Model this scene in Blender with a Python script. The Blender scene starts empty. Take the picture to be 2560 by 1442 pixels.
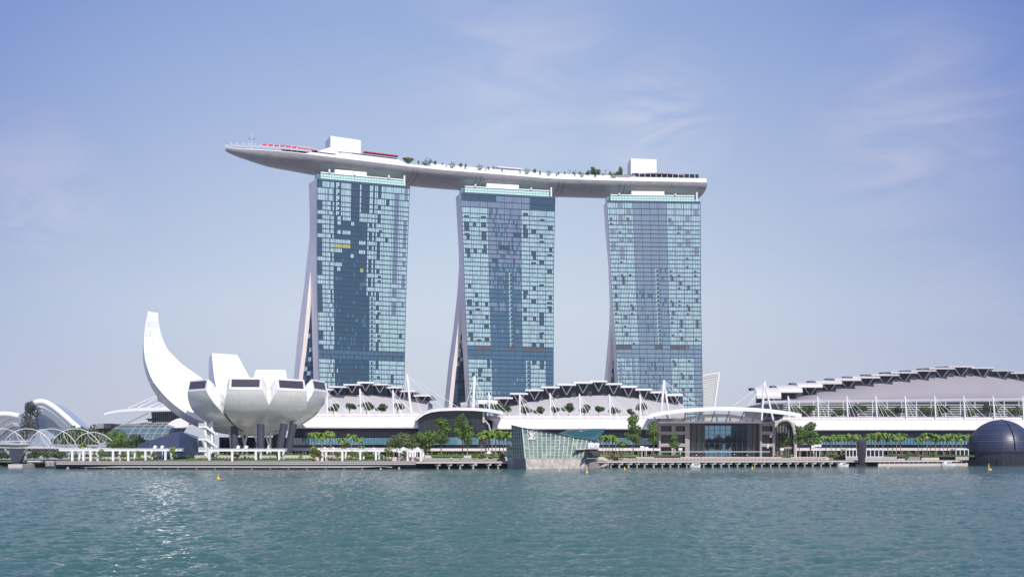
import bpy, bmesh, math, random
import numpy as np
from mathutils import Vector, Matrix

R = math.radians
sc = bpy.context.scene
COL = sc.collection

# ------------------------------------------------------------------ camera, sky, sun, exposure
F, YH, EYE = 2600.0, 1140.0, 5.0          # focal length (photo px), horizon row, eye height above the water
cam_d = bpy.data.cameras.new("camera")
cam = bpy.data.objects.new("camera", cam_d)
COL.objects.link(cam)
cam.location = (0, 0, EYE)
cam.rotation_euler = (R(90), 0, 0)
cam_d.sensor_width = 36.0
cam_d.lens = 36.0 * F / 2560.0
cam_d.shift_y = (YH - 721.0) / 2560.0
cam_d.clip_start = 0.5
cam_d.clip_end = 20000
sc.camera = cam

SUN_EL, SUN_AZ = R(42), R(23)             # azimuth measured from straight behind the camera towards +X
sun_dir = Vector((math.sin(SUN_AZ) * math.cos(SUN_EL), -math.cos(SUN_AZ) * math.cos(SUN_EL), math.sin(SUN_EL)))
sun_d = bpy.data.lights.new("sun", 'SUN')
sun_d.energy = 4.0
sun_d.angle = R(0.53)
sun_d.color = (1.0, 0.955, 0.90)
sun = bpy.data.objects.new("sun", sun_d)
COL.objects.link(sun)
sun.rotation_euler = sun_dir.to_track_quat('Z', 'Y').to_euler()
sun.location = sun_dir * 900

W = bpy.data.worlds.new("World")
sc.world = W
W.use_nodes = True
nt = W.node_tree
for n in list(nt.nodes):
    nt.nodes.remove(n)
def wn(t, **k):
    n = nt.nodes.new(t)
    for a, v in k.items():
        setattr(n, a, v)
    return n
def wl(a, b):
    nt.links.new(a, b)
w_out = wn('ShaderNodeOutputWorld')
w_bg = wn('ShaderNodeBackground')
w_bg.inputs['Strength'].default_value = 0.15
wl(w_bg.outputs[0], w_out.inputs[0])
sky = wn('ShaderNodeTexSky', sky_type='NISHITA')
sky.sun_disc = False
sky.sun_elevation = SUN_EL
sky.sun_rotation = math.pi - SUN_AZ       # rotation runs clockwise from +Y
sky.altitude = 0
sky.air_density = 1.0
sky.dust_density = 2.2
sky.ozone_density = 3.0
tc = wn('ShaderNodeTexCoord')
sep = wn('ShaderNodeSeparateXYZ')
wl(tc.outputs['Generated'], sep.inputs[0])
def wmath(op, a=None, b=None, c=None, clamp=False):
    n = wn('ShaderNodeMath', operation=op)
    n.use_clamp = clamp
    for i, v in enumerate((a, b, c)):
        if v is None:
            continue
        if isinstance(v, (int, float)):
            n.inputs[i].default_value = v
        else:
            wl(v, n.inputs[i])
    return n.outputs[0]
def wmix(fac, a, b, mode='MIX'):
    n = wn('ShaderNodeMix', data_type='RGBA', blend_type=mode)
    n.clamp_factor = True
    for s, v in ((n.inputs[0], fac), (n.inputs[6], a), (n.inputs[7], b)):
        if isinstance(v, (int, float)):
            s.default_value = v
        elif isinstance(v, tuple):
            s.default_value = v
        else:
            wl(v, s)
    return n.outputs[2]
# humid tropical air: the low sky pales towards lavender white, thin cirrus drifts higher up
zr = wn('ShaderNodeValToRGB')
wl(sep.outputs['Z'], zr.inputs[0])
els = zr.color_ramp.elements
zr.color_ramp.interpolation = 'LINEAR'
K = 8.0          # the ramp holds radiance / K
SKYR = ((0.0, (4.2, 4.3, 4.95)), (0.14, (4.35, 4.7, 5.15)), (0.25, (3.45, 4.0, 5.05)), (0.325, (2.78, 3.4, 4.9)), (0.385, (2.2, 2.85, 4.65)), (1.0, (1.1, 1.8, 4.0)))
els[0].position = 0.0; els[0].color = tuple(c / K for c in SKYR[0][1]) + (1,)
els[1].position = 1.0; els[1].color = tuple(c / K for c in SKYR[-1][1]) + (1,)
for p_, c_ in SKYR[1:-1]:
    e_ = els.new(p_); e_.color = tuple(c / K for c in c_) + (1,)
up8 = wn('ShaderNodeVectorMath', operation='SCALE'); up8.inputs['Scale'].default_value = K * 0.95
wl(zr.outputs[0], up8.inputs[0])
base = wmix(0.82, sky.outputs[0], up8.outputs[0])
vm = wn('ShaderNodeVectorMath', operation='MULTIPLY')
wl(tc.outputs['Generated'], vm.inputs[0])
vm.inputs[1].default_value = (3.2, 3.2, 11.0)
rot = wn('ShaderNodeVectorRotate', rotation_type='Y_AXIS')
rot.inputs['Angle'].default_value = R(-10)
wl(vm.outputs[0], rot.inputs['Vector'])
nz = wn('ShaderNodeTexNoise')
nz.inputs['Scale'].default_value = 2.6
nz.inputs['Detail'].default_value = 8
nz.inputs['Roughness'].default_value = 0.62
nz.inputs['Distortion'].default_value = 0.9
wl(rot.outputs[0], nz.inputs['Vector'])
patch = None
for (cx_, cy_, rad_, am_) in ((2330, 345, .12, .72), (1650, 300, .075, .62), (30, 520, .10, .75), (2480, 690, .11, .4), (1300, 180, .12, .3), (690, 770, .06, .25)):
    c_ = Vector(((cx_ - 1280) / F, 1, (YH - cy_) / F)).normalized()
    dt = wn('ShaderNodeVectorMath', operation='DISTANCE'); wl(tc.outputs['Generated'], dt.inputs[0]); dt.inputs[1].default_value = c_
    g_ = wmath('MULTIPLY', wmath('SUBTRACT', 1.0, wmath('DIVIDE', dt.outputs['Value'], rad_), clamp=True), am_)
    patch = g_ if patch is None else wmath('MAXIMUM', patch, g_)
cl = wmath('MULTIPLY', wmath('MULTIPLY', wmath('SUBTRACT', nz.outputs[0], 0.36, clamp=True), 3.6, clamp=True), patch, clamp=True)
withcl = wmix(cl, base, (5.0, 4.95, 5.4, 1))
# the blue deepens to both sides: lens vignette put into the sky colour
sx = wmath('ADD', sep.outputs['X'], 0.03)
dim = wmath('MULTIPLY', wmath('MULTIPLY', sx, sx), wmath('POWER', wmath('MULTIPLY', wmath('ABSOLUTE', sep.outputs['Z']), 2.6), 0.5))
dim = wmath('MINIMUM', wmath('MULTIPLY', dim, 3.1), 0.6)
withcl = wmix(dim, withcl, (0.24, 0.74, 3.1, 1))
wl(withcl, w_bg.inputs['Color'])

sc.view_settings.view_transform = 'Standard'
sc.view_settings.look = 'None'
sc.view_settings.exposure = 0.14
sc.view_settings.gamma = 1.0
HAZE = 0.00006
sc.cycles.use_denoising = True
sc.cycles.max_bounces = 8
sc.cycles.transparent_max_bounces = 8
sc.cycles.caustics_reflective = False
sc.cycles.caustics_refractive = False

# ------------------------------------------------------------------ helpers
def P(px, py, d):
    """the point a photo pixel shows, when it stands d metres away"""
    return Vector(((px - 1280.0) / F * d, d, EYE + (YH - py) / F * d))
def PX(px, z, d):
    return Vector(((px - 1280.0) / F * d, d, z))
def Zof(py, d):
    return EYE + (YH - py) / F * d
def it(tab, x):
    return float(np.interp(x, [t[0] for t in tab], [t[1] for t in tab]))
QT = [(-500, 520), (60, 505), (140, 412), (700, 402), (1050, 409), (1270, 433), (1560, 464), (2000, 500), (2300, 541), (2420, 565), (3000, 620)]
def dQ(px): return it(QT, px)                       # quay edge
ST = [(-500, 470), (300, 475), (900, 500), (1300, 525), (1640, 548), (2000, 575), (2600, 625), (3000, 655)]
def dS(px): return it(ST, px)                       # arcade front

ORD = "first second third fourth fifth sixth seventh eighth ninth tenth eleventh twelfth thirteenth fourteenth fifteenth sixteenth seventeenth eighteenth nineteenth twentieth".split()
def nth(i): return ORD[i]

MATS = {}
def mat(name, col, rough=0.6, metal=0.0, var=0.10, scale=0.6, ior=1.45, bump=0.0, emit=None, spec=None):
    m = bpy.data.materials.new(name)
    m.use_nodes = True
    t = m.node_tree
    b = t.nodes['Principled BSDF']
    b.inputs['Roughness'].default_value = rough
    b.inputs['Metallic'].default_value = metal
    b.inputs['IOR'].default_value = ior
    if spec is not None:
        b.inputs['Specular IOR Level'].default_value = spec
    c = (*col, 1)
    b.inputs['Base Color'].default_value = c
    if var > 0 or bump > 0:
        tx = t.nodes.new('ShaderNodeTexCoord')
        no = t.nodes.new('ShaderNodeTexNoise')
        no.inputs['Scale'].default_value = scale
        no.inputs['Detail'].default_value = 5
        t.links.new(tx.outputs['Object'], no.inputs['Vector'])
        if var > 0:
            mx = t.nodes.new('ShaderNodeMix'); mx.data_type = 'RGBA'
            mx.inputs[6].default_value = tuple(max(0, v * (1 - var)) for v in col) + (1,)
            mx.inputs[7].default_value = tuple(min(1, v * (1 + var)) for v in col) + (1,)
            t.links.new(no.outputs[0], mx.inputs[0])
            t.links.new(mx.outputs[2], b.inputs['Base Color'])
        if bump > 0:
            bp = t.nodes.new('ShaderNodeBump')
            bp.inputs['Strength'].default_value = bump
            bp.inputs['Distance'].default_value = 0.2
            t.links.new(no.outputs[0], bp.inputs['Height'])
            t.links.new(bp.outputs[0], b.inputs['Normal'])
    if emit:
        b.inputs['Emission Color'].default_value = (*col, 1)
        b.inputs['Emission Strength'].default_value = emit
    MATS[name] = m
    return m
def leafmat(name, a, b_, trans=0.25):
    """leaf colour differs from leaf to leaf"""
    m = bpy.data.materials.new(name); m.use_nodes = True
    t = m.node_tree; b = t.nodes['Principled BSDF']
    g = t.nodes.new('ShaderNodeNewGeometry')
    mx = t.nodes.new('ShaderNodeMix'); mx.data_type = 'RGBA'
    mx.inputs[6].default_value = (*a, 1); mx.inputs[7].default_value = (*b_, 1)
    t.links.new(g.outputs['Random Per Island'], mx.inputs[0])
    t.links.new(mx.outputs[2], b.inputs['Base Color'])
    b.inputs['Roughness'].default_value = 0.55
    tr = t.nodes.new('ShaderNodeBsdfTranslucent')
    t.links.new(mx.outputs[2], tr.inputs['Color'])
    ms = t.nodes.new('ShaderNodeMixShader'); ms.inputs[0].default_value = trans
    o = t.nodes['Material Output']
    t.links.new(b.outputs[0], ms.inputs[1]); t.links.new(tr.outputs[0], ms.inputs[2])
    t.links.new(ms.outputs[0], o.inputs['Surface'])
    MATS[name] = m
    return m

def worldloc(o):
    v = Vector((0, 0, 0))
    while o is not None:
        v = v + o.location
        o = o.parent
    return v

class MB:
    """collects faces (world coordinates) that become ONE mesh object"""
    def __init__(s):
        s.v, s.f, s.m, s.uv = [], [], [], None
    def add(s, pts, faces, mi=0):
        k = len(s.v)
        s.v.extend([tuple(p) for p in pts])
        for f in faces:
            s.f.append(tuple(i + k for i in f)); s.m.append(mi)
        return s
    def quad(s, a, b, c, d, mi=0):
        return s.add((a, b, c, d), ((0, 1, 2, 3),), mi)
    def poly(s, pts, mi=0):
        return s.add(pts, (tuple(range(len(pts))),), mi)
    def hexa(s, p, mi=0):
        """8 corners: bottom 4 (ccw), top 4"""
        return s.add(p, ((3, 2, 1, 0), (4, 5, 6, 7), (0, 1, 5, 4), (1, 2, 6, 5), (2, 3, 7, 6), (3, 0, 4, 7)), mi)
    def box(s, lo, hi, mi=0):
        x0, y0, z0 = lo; x1, y1, z1 = hi
        return s.hexa(((x0, y0, z0), (x1, y0, z0), (x1, y1, z0), (x0, y1, z0), (x0, y0, z1), (x1, y0, z1), (x1, y1, z1), (x0, y1, z1)), mi)
    def prism(s, pts, dv, mi=0):
        """polygon pts pushed along dv: a solid with thickness"""
        n = len(pts); dv = Vector(dv)
        q = [Vector(p) for p in pts]
        v = q + [p + dv for p in q]
        f = [tuple(range(n)), tuple(range(2 * n - 1, n - 1, -1))]
        f += [(i, i + n, (i + 1) % n + n, (i + 1) % n) for i in range(n)]
        return s.add(v, f, mi)
    def tube(s, pts, r, seg=6, mi=0, caps=True, r1=None):
        pts = [Vector(p) for p in pts]
        n = len(pts); rings = []
        for i, p in enumerate(pts):
            t = (pts[min(i + 1, n - 1)] - pts[max(i - 1, 0)])
            if t.length < 1e-9: t = Vector((0, 0, 1))
            t.normalize()
            u = t.cross(Vector((0, 0, 1)) if abs(t.z) < 0.95 else Vector((1, 0, 0))).normalized()
            w = t.cross(u)
            rr = r if r1 is None else r + (r1 - r) * i / max(1, n - 1)
            rings.append([p + (u * math.cos(2 * math.pi * k / seg) + w * math.sin(2 * math.pi * k / seg)) * rr for k in range(seg)])
        v = [q for ring in rings for q in ring]; f = []
        for i in range(n - 1):
            for k in range(seg):
                k2 = (k + 1) % seg
                f.append((i * seg + k, i * seg + k2, (i + 1) * seg + k2, (i + 1) * seg + k))
        if caps:
            f.append(tuple(range(seg - 1, -1, -1))); f.append(tuple((n - 1) * seg + k for k in range(seg)))
        return s.add(v, f, mi)
    def beam(s, a, b, w, h, mi=0):
        """straight bar from a to b, w across, h high"""
        a = Vector(a); b = Vector(b); t = (b - a).normalized()
        u = t.cross(Vector((0, 0, 1)) if abs(t.z) < 0.97 else Vector((0, 1, 0))).normalized() * (w / 2)
        k = u.cross(t).normalized() * (h / 2)
        return s.hexa((a - u - k, a + u - k, b + u - k, b - u - k, a - u + k, a + u + k, b + u + k, b - u + k), mi)
    def loft(s, rows, mi=0, closed=False):
        n = len(rows[0]); v = [p for r_ in rows for p in r_]; f = []
        for i in range(len(rows) - 1):
            for k in range(n if closed else n - 1):
                k2 = (k + 1) % n
                f.append((i * n + k, i * n + k2, (i + 1) * n + k2, (i + 1) * n + k))
        return s.add(v, f, mi)
    def slab(s, rows, th, mi=0):
        """a lofted sheet with real thickness th (downwards/along a vector)"""
        dv = Vector((0, 0, -th)) if isinstance(th, (int, float)) else Vector(th)
        n = len(rows[0]); m = len(rows)
        top = [Vector(p) for r_ in rows for p in r_]
        v = top + [p + dv for p in top]; N = n * m; f = []
        for i in range(m - 1):
            for k in range(n - 1):
                a, b, c, d = i * n + k, i * n + k + 1, (i + 1) * n + k + 1, (i + 1) * n + k
                f.append((a, b, c, d)); f.append((d + N, c + N, b + N, a + N))
        ring = [k for k in range(n)] + [i * n + n - 1 for i in range(1, m)] + [(m - 1) * n + k for k in range(n - 2, -1, -1)] + [i * n for i in range(m - 2, 0, -1)]
        for i in range(len(ring)):
            a, b = ring[i], ring[(i + 1) % len(ring)]
            f.append((a, a + N, b + N, b))
        return s.add(v, f, mi)
    def build(s, name, mats, parent=None, smooth=False, loc=None):
        if not isinstance(mats, (list, tuple)): mats = [mats]
        me = bpy.data.meshes.new(name)
        o = bpy.data.objects.new(name, me); COL.objects.link(o)
        A = np.array(s.v, dtype=float).reshape(-1, 3)
        if parent is not None:
            base = np.array(worldloc(parent))
            o.parent = parent
        else:
            if loc is None:
                lo, hi = A.min(0), A.max(0)
                loc = ((lo[0] + hi[0]) / 2, (lo[1] + hi[1]) / 2, lo[2])
            base = np.array(loc); o.location = loc
        me.from_pydata((A - base).tolist(), [], s.f)
        for m in mats: me.materials.append(m)
        if len(mats) > 1: me.polygons.foreach_set('material_index', s.m)
        if smooth: me.polygons.foreach_set('use_smooth', [True] * len(me.polygons))
        me.update()
        return o
def fixn(o):
    bm = bmesh.new(); bm.from_mesh(o.data)
    bmesh.ops.recalc_face_normals(bm, faces=bm.faces); bm.to_mesh(o.data); bm.free()
    return o
def smooth_by_angle(o, deg=35):
    o.data.polygons.foreach_set('use_smooth', [True] * len(o.data.polygons))
    bm = bmesh.new(); bm.from_mesh(o.data)
    for e in bm.edges:
        if len(e.link_faces) == 2 and e.calc_face_angle(0) > R(deg): e.smooth = False
    bm.to_mesh(o.data); bm.free()
    return o

def tag(o, label, cat, group=None):
    o['label'] = label; o['category'] = cat
    if group: o['group'] = group
    return o
def thing(name, label, cat, loc=(0, 0, 0), group=None):
    o = bpy.data.objects.new(name, None); COL.objects.link(o)
    o.location = loc; o.empty_display_size = 0.5
    return tag(o, label, cat, group)
def structure(o):
    o['kind'] = 'structure'; return o
KIDS = {}
def copy_tree(root, loc, scale=1.0, rz=0.0):
    """a copy of a thing with copies of its parts and sub-parts"""
    r = root.copy(); COL.objects.link(r)
    r.location = loc; r.rotation_euler = (0, 0, rz)
    r.scale = (scale, scale, scale) if isinstance(scale, (int, float)) else scale
    kids = KIDS.get(root.name)
    if kids is None:
        kids = KIDS[root.name] = [c for c in bpy.data.objects if c.parent == root]
    for ch in kids:
        c = ch.copy(); COL.objects.link(c); c.parent = r
        sub = KIDS.get(ch.name)
        if sub is None: sub = KIDS[ch.name] = [g for g in bpy.data.objects if g.parent == ch]
        for g in sub:
            d = g.copy(); COL.objects.link(d); d.parent = c
    return r

# ------------------------------------------------------------------ materials
white = mat('white_paint', (0.80, 0.80, 0.79), 0.45, var=0.03)
white_metal = mat('white_metal', (0.80, 0.79, 0.78), 0.35, var=0.03)
roof_white = mat('roof_white', (0.80, 0.78, 0.78), 0.4, var=0.04, scale=0.12)
lotus_skin = mat('lotus_skin', (0.80, 0.79, 0.755), 0.20, var=0.035, scale=0.22, ior=1.8)
def panel_joints(m, c0, c1):
    """cladding courses and joints running round the bowl"""
    t = m.node_tree; b = t.nodes['Principled BSDF']; L_ = t.links.new
    tx = t.nodes.new('ShaderNodeTexCoord'); sp = t.nodes.new('ShaderNodeSeparateXYZ'); L_(tx.outputs['Object'], sp.inputs[0])
    at = t.nodes.new('ShaderNodeMath'); at.operation = 'ARCTAN2'; L_(sp.outputs['X'], at.inputs[0]); L_(sp.outputs['Y'], at.inputs[1])
    ml = t.nodes.new('ShaderNodeMath'); ml.operation = 'MULTIPLY'; ml.inputs[1].default_value = 28.0; L_(at.outputs[0], ml.inputs[0])
    cb = t.nodes.new('ShaderNodeCombineXYZ'); L_(ml.outputs[0], cb.inputs[0]); L_(sp.outputs['Z'], cb.inputs[1])
    br = t.nodes.new('ShaderNodeTexBrick'); L_(cb.outputs[0], br.inputs['Vector'])
    br.inputs['Color1'].default_value = (*c0, 1); br.inputs['Color2'].default_value = (*c1, 1); br.inputs['Mortar'].default_value = tuple(c * .72 for c in c0) + (1,)
    br.inputs['Scale'].default_value = 1; br.inputs['Brick Width'].default_value = 4.5; br.inputs['Row Height'].default_value = 2.1; br.inputs['Mortar Size'].default_value = .05
    no = t.nodes.new('ShaderNodeTexNoise'); no.inputs['Scale'].default_value = .25; no.inputs['Detail'].default_value = 6; L_(tx.outputs['Object'], no.inputs['Vector'])
    mp = t.nodes.new('ShaderNodeMapRange'); mp.inputs['To Min'].default_value = .90; mp.inputs['To Max'].default_value = 1.06; L_(no.outputs[0], mp.inputs['Value'])
    vs = t.nodes.new('ShaderNodeVectorMath'); vs.operation = 'SCALE'; L_(br.outputs[0], vs.inputs[0]); L_(mp.outputs[0], vs.inputs['Scale'])
    L_(vs.outputs[0], b.inputs['Base Color'])
panel_joints(lotus_skin, (.80, .79, .755), (.765, .755, .725))
grey_clad = mat('grey_cladding', (0.40, 0.385, 0.40), 0.5, var=0.07, scale=0.08)
mauve_clad = mat('mauve_cladding', (0.285, 0.265, 0.295), 0.45, var=0.10, scale=0.06)
concrete = mat('concrete', (0.42, 0.40, 0.39), 0.8, var=0.14, scale=0.5)
pale_stone = mat('pale_stone', (0.56, 0.51, 0.46), 0.75, var=0.12, scale=0.6)
dark_steel = mat('dark_steel', (0.055, 0.06, 0.085), 0.5, var=0.2)
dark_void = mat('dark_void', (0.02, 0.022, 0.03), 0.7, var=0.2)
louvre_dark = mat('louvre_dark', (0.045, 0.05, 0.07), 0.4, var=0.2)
cream_roof = mat('cream_roof', (0.60, 0.565, 0.54), 0.45, var=0.06, scale=0.2)
slate_glass = mat('slate_glass', (0.018, 0.028, 0.042), 0.06, var=0.15, ior=1.5)
shop_glass = mat('shop_glass', (0.10, 0.22, 0.28), 0.05, var=0.25, scale=0.15, ior=2.2)
clear_rail = mat('rail_glass', (0.45, 0.48, 0.52), 0.12, var=0.1, ior=1.6)
brown_stone = mat('brown_stone', (0.33, 0.295, 0.29), 0.6, var=0.12, scale=0.5)
awning = mat('awning', (0.66, 0.60, 0.56), 0.6, var=0.08)
wood = mat('boardwalk_wood', (0.30, 0.225, 0.205), 0.75, var=0.2, scale=1.5)
paving = mat('paving', (0.32, 0.30, 0.29), 0.8, var=0.15, scale=0.4)
grass = mat('grass', (0.07, 0.13, 0.03), 0.9, var=0.4, scale=0.8)
red_canvas = mat('red_canvas', (0.62, 0.035, 0.07), 0.7, var=0.15)
yellow_plastic = mat('yellow_plastic', (0.75, 0.48, 0.04), 0.45, var=0.08)
bark = mat('bark', (0.20, 0.155, 0.12), 0.85, var=0.25, scale=3)
palm_bark = mat('palm_bark', (0.26, 0.235, 0.21), 0.8, var=0.2, scale=3)
leaf_mid = leafmat('leaf_mid', (0.055, 0.125, 0.018), (0.19, 0.29, 0.055))
leaf_dark = leafmat('leaf_dark', (0.03, 0.075, 0.018), (0.10, 0.165, 0.04))
leaf_lime = leafmat('leaf_lime', (0.10, 0.19, 0.02), (0.28, 0.38, 0.06))
leaf_olive = leafmat('leaf_olive', (0.07, 0.115, 0.03), (0.20, 0.24, 0.08))
leaf_palm = leafmat('leaf_palm', (0.08, 0.17, 0.015), (0.30, 0.42, 0.06))
leaf_fire = leafmat('leaf_fire', (0.07, 0.13, 0.02), (0.24, 0.17, 0.03))
needle = leafmat('needle', (0.02, 0.04, 0.03), (0.06, 0.085, 0.055))
# ------------------------------------------------------------------ water
def make_water():
    rng = np.random.default_rng(5)
    NR, NC = 860, 980
    ys = 26.0 * (760.0 / 26.0) ** np.linspace(0, 1, NR)
    u = np.linspace(-1, 1, NC)
    X = u[None, :] * (ys[:, None] * 0.64 + 40.0)
    Y = np.repeat(ys[:, None], NC, 1)
    dx = ((ys * 0.64 + 40.0) * 2 / NC)[:, None]
    dy = np.gradient(ys)[:, None]
    Z = np.zeros_like(X)
    for k in range(130):
        lam = 0.45 * (3.4 / 0.45) ** (rng.random() ** 1.1)
        ang = R(rng.normal(-70, 36))
        kx, ky = math.cos(ang) * 2 * math.pi / lam, math.sin(ang) * 2 * math.pi / lam
        amp = 0.0050 * lam ** 0.78 * (0.5 + rng.random())
        gate = np.clip((2.6 - np.maximum(abs(kx) * dx, abs(ky) * dy)) / 0.9, 0, 1)
        ph = kx * X + ky * Y + rng.random() * 6.283
        w = np.sin(ph)
        Z += amp * gate * (w + 0.22 * np.cos(2 * ph))
    # gusts: patches where the chop is stronger or weaker
    g = np.zeros_like(X)
    for k in range(7):
        a = rng.random() * 6.283; lam = 25 + 60 * rng.random()
        g += np.sin((X * math.cos(a) + Y * math.sin(a) * 0.5) * 6.283 / lam + rng.random() * 6.283)
    Z *= 1.0 + 0.16 * np.clip(g / 2, -1.5, 1.5)
    V = np.stack([X, Y, Z], -1).reshape(-1, 3)
    idx = np.arange(NR * NC).reshape(NR, NC)
    q = np.stack([idx[:-1, :-1], idx[:-1, 1:], idx[1:, 1:], idx[1:, :-1]], -1).reshape(-1, 4)
    me = bpy.data.meshes.new('water')
    me.vertices.add(len(V)); me.vertices.foreach_set('co', V.astype(np.float32).ravel())
    me.loops.add(q.size); me.loops.foreach_set('vertex_index', q.astype(np.int32).ravel())
    me.polygons.add(len(q)); me.polygons.foreach_set('loop_start', (np.arange(len(q)) * 4).astype(np.int32))
    me.polygons.foreach_set('use_smooth', np.ones(len(q), dtype=bool))
    me.update(calc_edges=True); me.validate()
    o = bpy.data.objects.new('water', me); COL.objects.link(o)
    m = bpy.data.materials.new('bay_water'); m.use_nodes = True
    t = m.node_tree; b = t.nodes['Principled BSDF']
    b.inputs['Roughness'].default_value = 0.07
    b.inputs['IOR'].default_value = 1.333
    tx = t.nodes.new('ShaderNodeTexCoord')
    hs = None
    for sx, sy, s_, st in ((1.0, 1.7, 0.9, 1.1), (1.0, 2.0, 2.6, 0.85), (1.1, 2.0, 6.5, 0.34)):
        mp = t.nodes.new('ShaderNodeMapping'); mp.inputs['Scale'].default_value = (sx, sy, 1)
        mp.inputs['Rotation'].default_value = (0, 0, R(18))
        no = t.nodes.new('ShaderNodeTexNoise'); no.inputs['Scale'].default_value = s_
        no.inputs['Detail'].default_value = 3; no.inputs['Distortion'].default_value = 0.4
        t.links.new(tx.outputs['Object'], mp.inputs[0]); t.links.new(mp.outputs[0], no.inputs['Vector'])
        ml = t.nodes.new('ShaderNodeMath'); ml.operation = 'MULTIPLY'; ml.inputs[1].default_value = st
        t.links.new(no.outputs[0], ml.inputs[0])
        if hs is None: hs = ml.outputs[0]
        else:
            ad = t.nodes.new('ShaderNodeMath'); ad.operation = 'ADD'
            t.links.new(hs, ad.inputs[0]); t.links.new(ml.outputs[0], ad.inputs[1]); hs = ad.outputs[0]
    bp = t.nodes.new('ShaderNodeBump'); bp.inputs['Strength'].default_value = 0.75; bp.inputs['Distance'].default_value = 0.22
    t.links.new(hs, bp.inputs['Height']); t.links.new(bp.outputs[0], b.inputs['Normal'])
    # silt: the green body colour drifts in broad patches
    n2 = t.nodes.new('ShaderNodeTexNoise'); n2.inputs['Scale'].default_value = 0.035; n2.inputs['Detail'].default_value = 3
    t.links.new(tx.outputs['Object'], n2.inputs['Vector'])
    mx = t.nodes.new('ShaderNodeMix'); mx.data_type = 'RGBA'
    mx.inputs[6].default_value = (0.035, 0.108, 0.100, 1); mx.inputs[7].default_value = (0.050, 0.115, 0.092, 1)
    t.links.new(n2.outputs[0], mx.inputs[0]); t.links.new(mx.outputs[2], b.inputs['Base Color'])
    me.materials.append(m)
    structure(o)
make_water()

# ------------------------------------------------------------------ ground: promenade deck, terrace, land to the horizon
def strip_px(pxs, d0, d1, z, n=1):
    return [[PX(p, z, d0(p)) for p in pxs], [PX(p, z, d1(p)) for p in pxs]]
pxs_q = list(range(140, 2701, 80))
land = MB()
land.loft([[PX(p, 2.2, dQ(p) + 9) for p in range(-500, 3101, 100)], [PX(p, 2.2, 700) for p in range(-500, 3101, 100)],
           [PX(p, 2.2, 2600) for p in range(-500, 3101, 100)]])
structure(land.build('ground', mat('park_ground', (0.36, 0.34, 0.295), .9, var=.3, scale=.02), loc=(0, 500, 2.2)))
deck = MB()
deck.slab([[PX(p, 3.0, dQ(p) + (1.9 if p < 1040 else 0)) for p in pxs_q], [PX(p, 3.0, dQ(p) + 34) for p in pxs_q]], 0.5)
promenade = structure(deck.build('promenade', wood, loc=(0, 420, 2.5)))
up = MB()   # raised plaza behind the planter wall
pxs_u = list(range(180, 2801, 60))
def dU(px): return min(dQ(px) + 30, dS(px) - 12)
up.slab([[PX(p, 4.7, dU(p)) for p in pxs_u], [PX(p, 4.7, dS(p) + 60) for p in pxs_u]], 1.9)
structure(up.build('plaza', pale_stone, loc=(0, 450, 2.8)))

# ------------------------------------------------------------------ the three hotel towers
frame_teal = mat('frame_teal', (0.042, 0.085, 0.125), 0.35, var=0.1)
fin_stone = mat('fin_panel', (0.86, 0.77, 0.735), 0.35, var=0.05, scale=0.15, ior=1.8)
def glassmat(name, col, ior, rough=0.03, var=0.15):
    return mat(name, col, rough, var=var, scale=0.07, ior=ior)
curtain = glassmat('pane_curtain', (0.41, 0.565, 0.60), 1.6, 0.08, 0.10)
curtain_b = glassmat('pane_curtain_dull', (0.33, 0.475, 0.53), 1.6, 0.08, 0.12)  # slightly darker curtain tone
pane_dark = glassmat('pane_dark', (0.045, 0.075, 0.115), 1.75)
pane_blue = glassmat('pane_blue', (0.062, 0.135, 0.215), 1.9)  # blue and navy panes: dark reflected city put into their colours
pane_navy = glassmat('pane_navy', (0.032, 0.075, 0.125), 1.7)
pane_sky = glassmat('pane_sky', (0.16, 0.26, 0.35), 2.6)  # sky and mirror panes: pale reflected sky put into their colours
pane_mirror = glassmat('pane_mirror', (0.18, 0.215, 0.30), 3.0)
pane_yellow = glassmat('pane_yellow', (0.42, 0.43, 0.15), 1.5)
pane_brown = mat('louvre_brown', (0.12, 0.085, 0.095), 0.6, var=0.3, scale=0.8)
mint = mat('mint_glass', (0.50, 0.72, 0.66), 0.15, var=0.06, ior=1.6)
PANES = [curtain, curtain_b, pane_dark, pane_blue, pane_navy, pane_sky, pane_mirror, pane_yellow, pane_brown]
C, CB, DK, BL, NV, SK, MI, YE, BR = range(9)
ZT = 204.0

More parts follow.
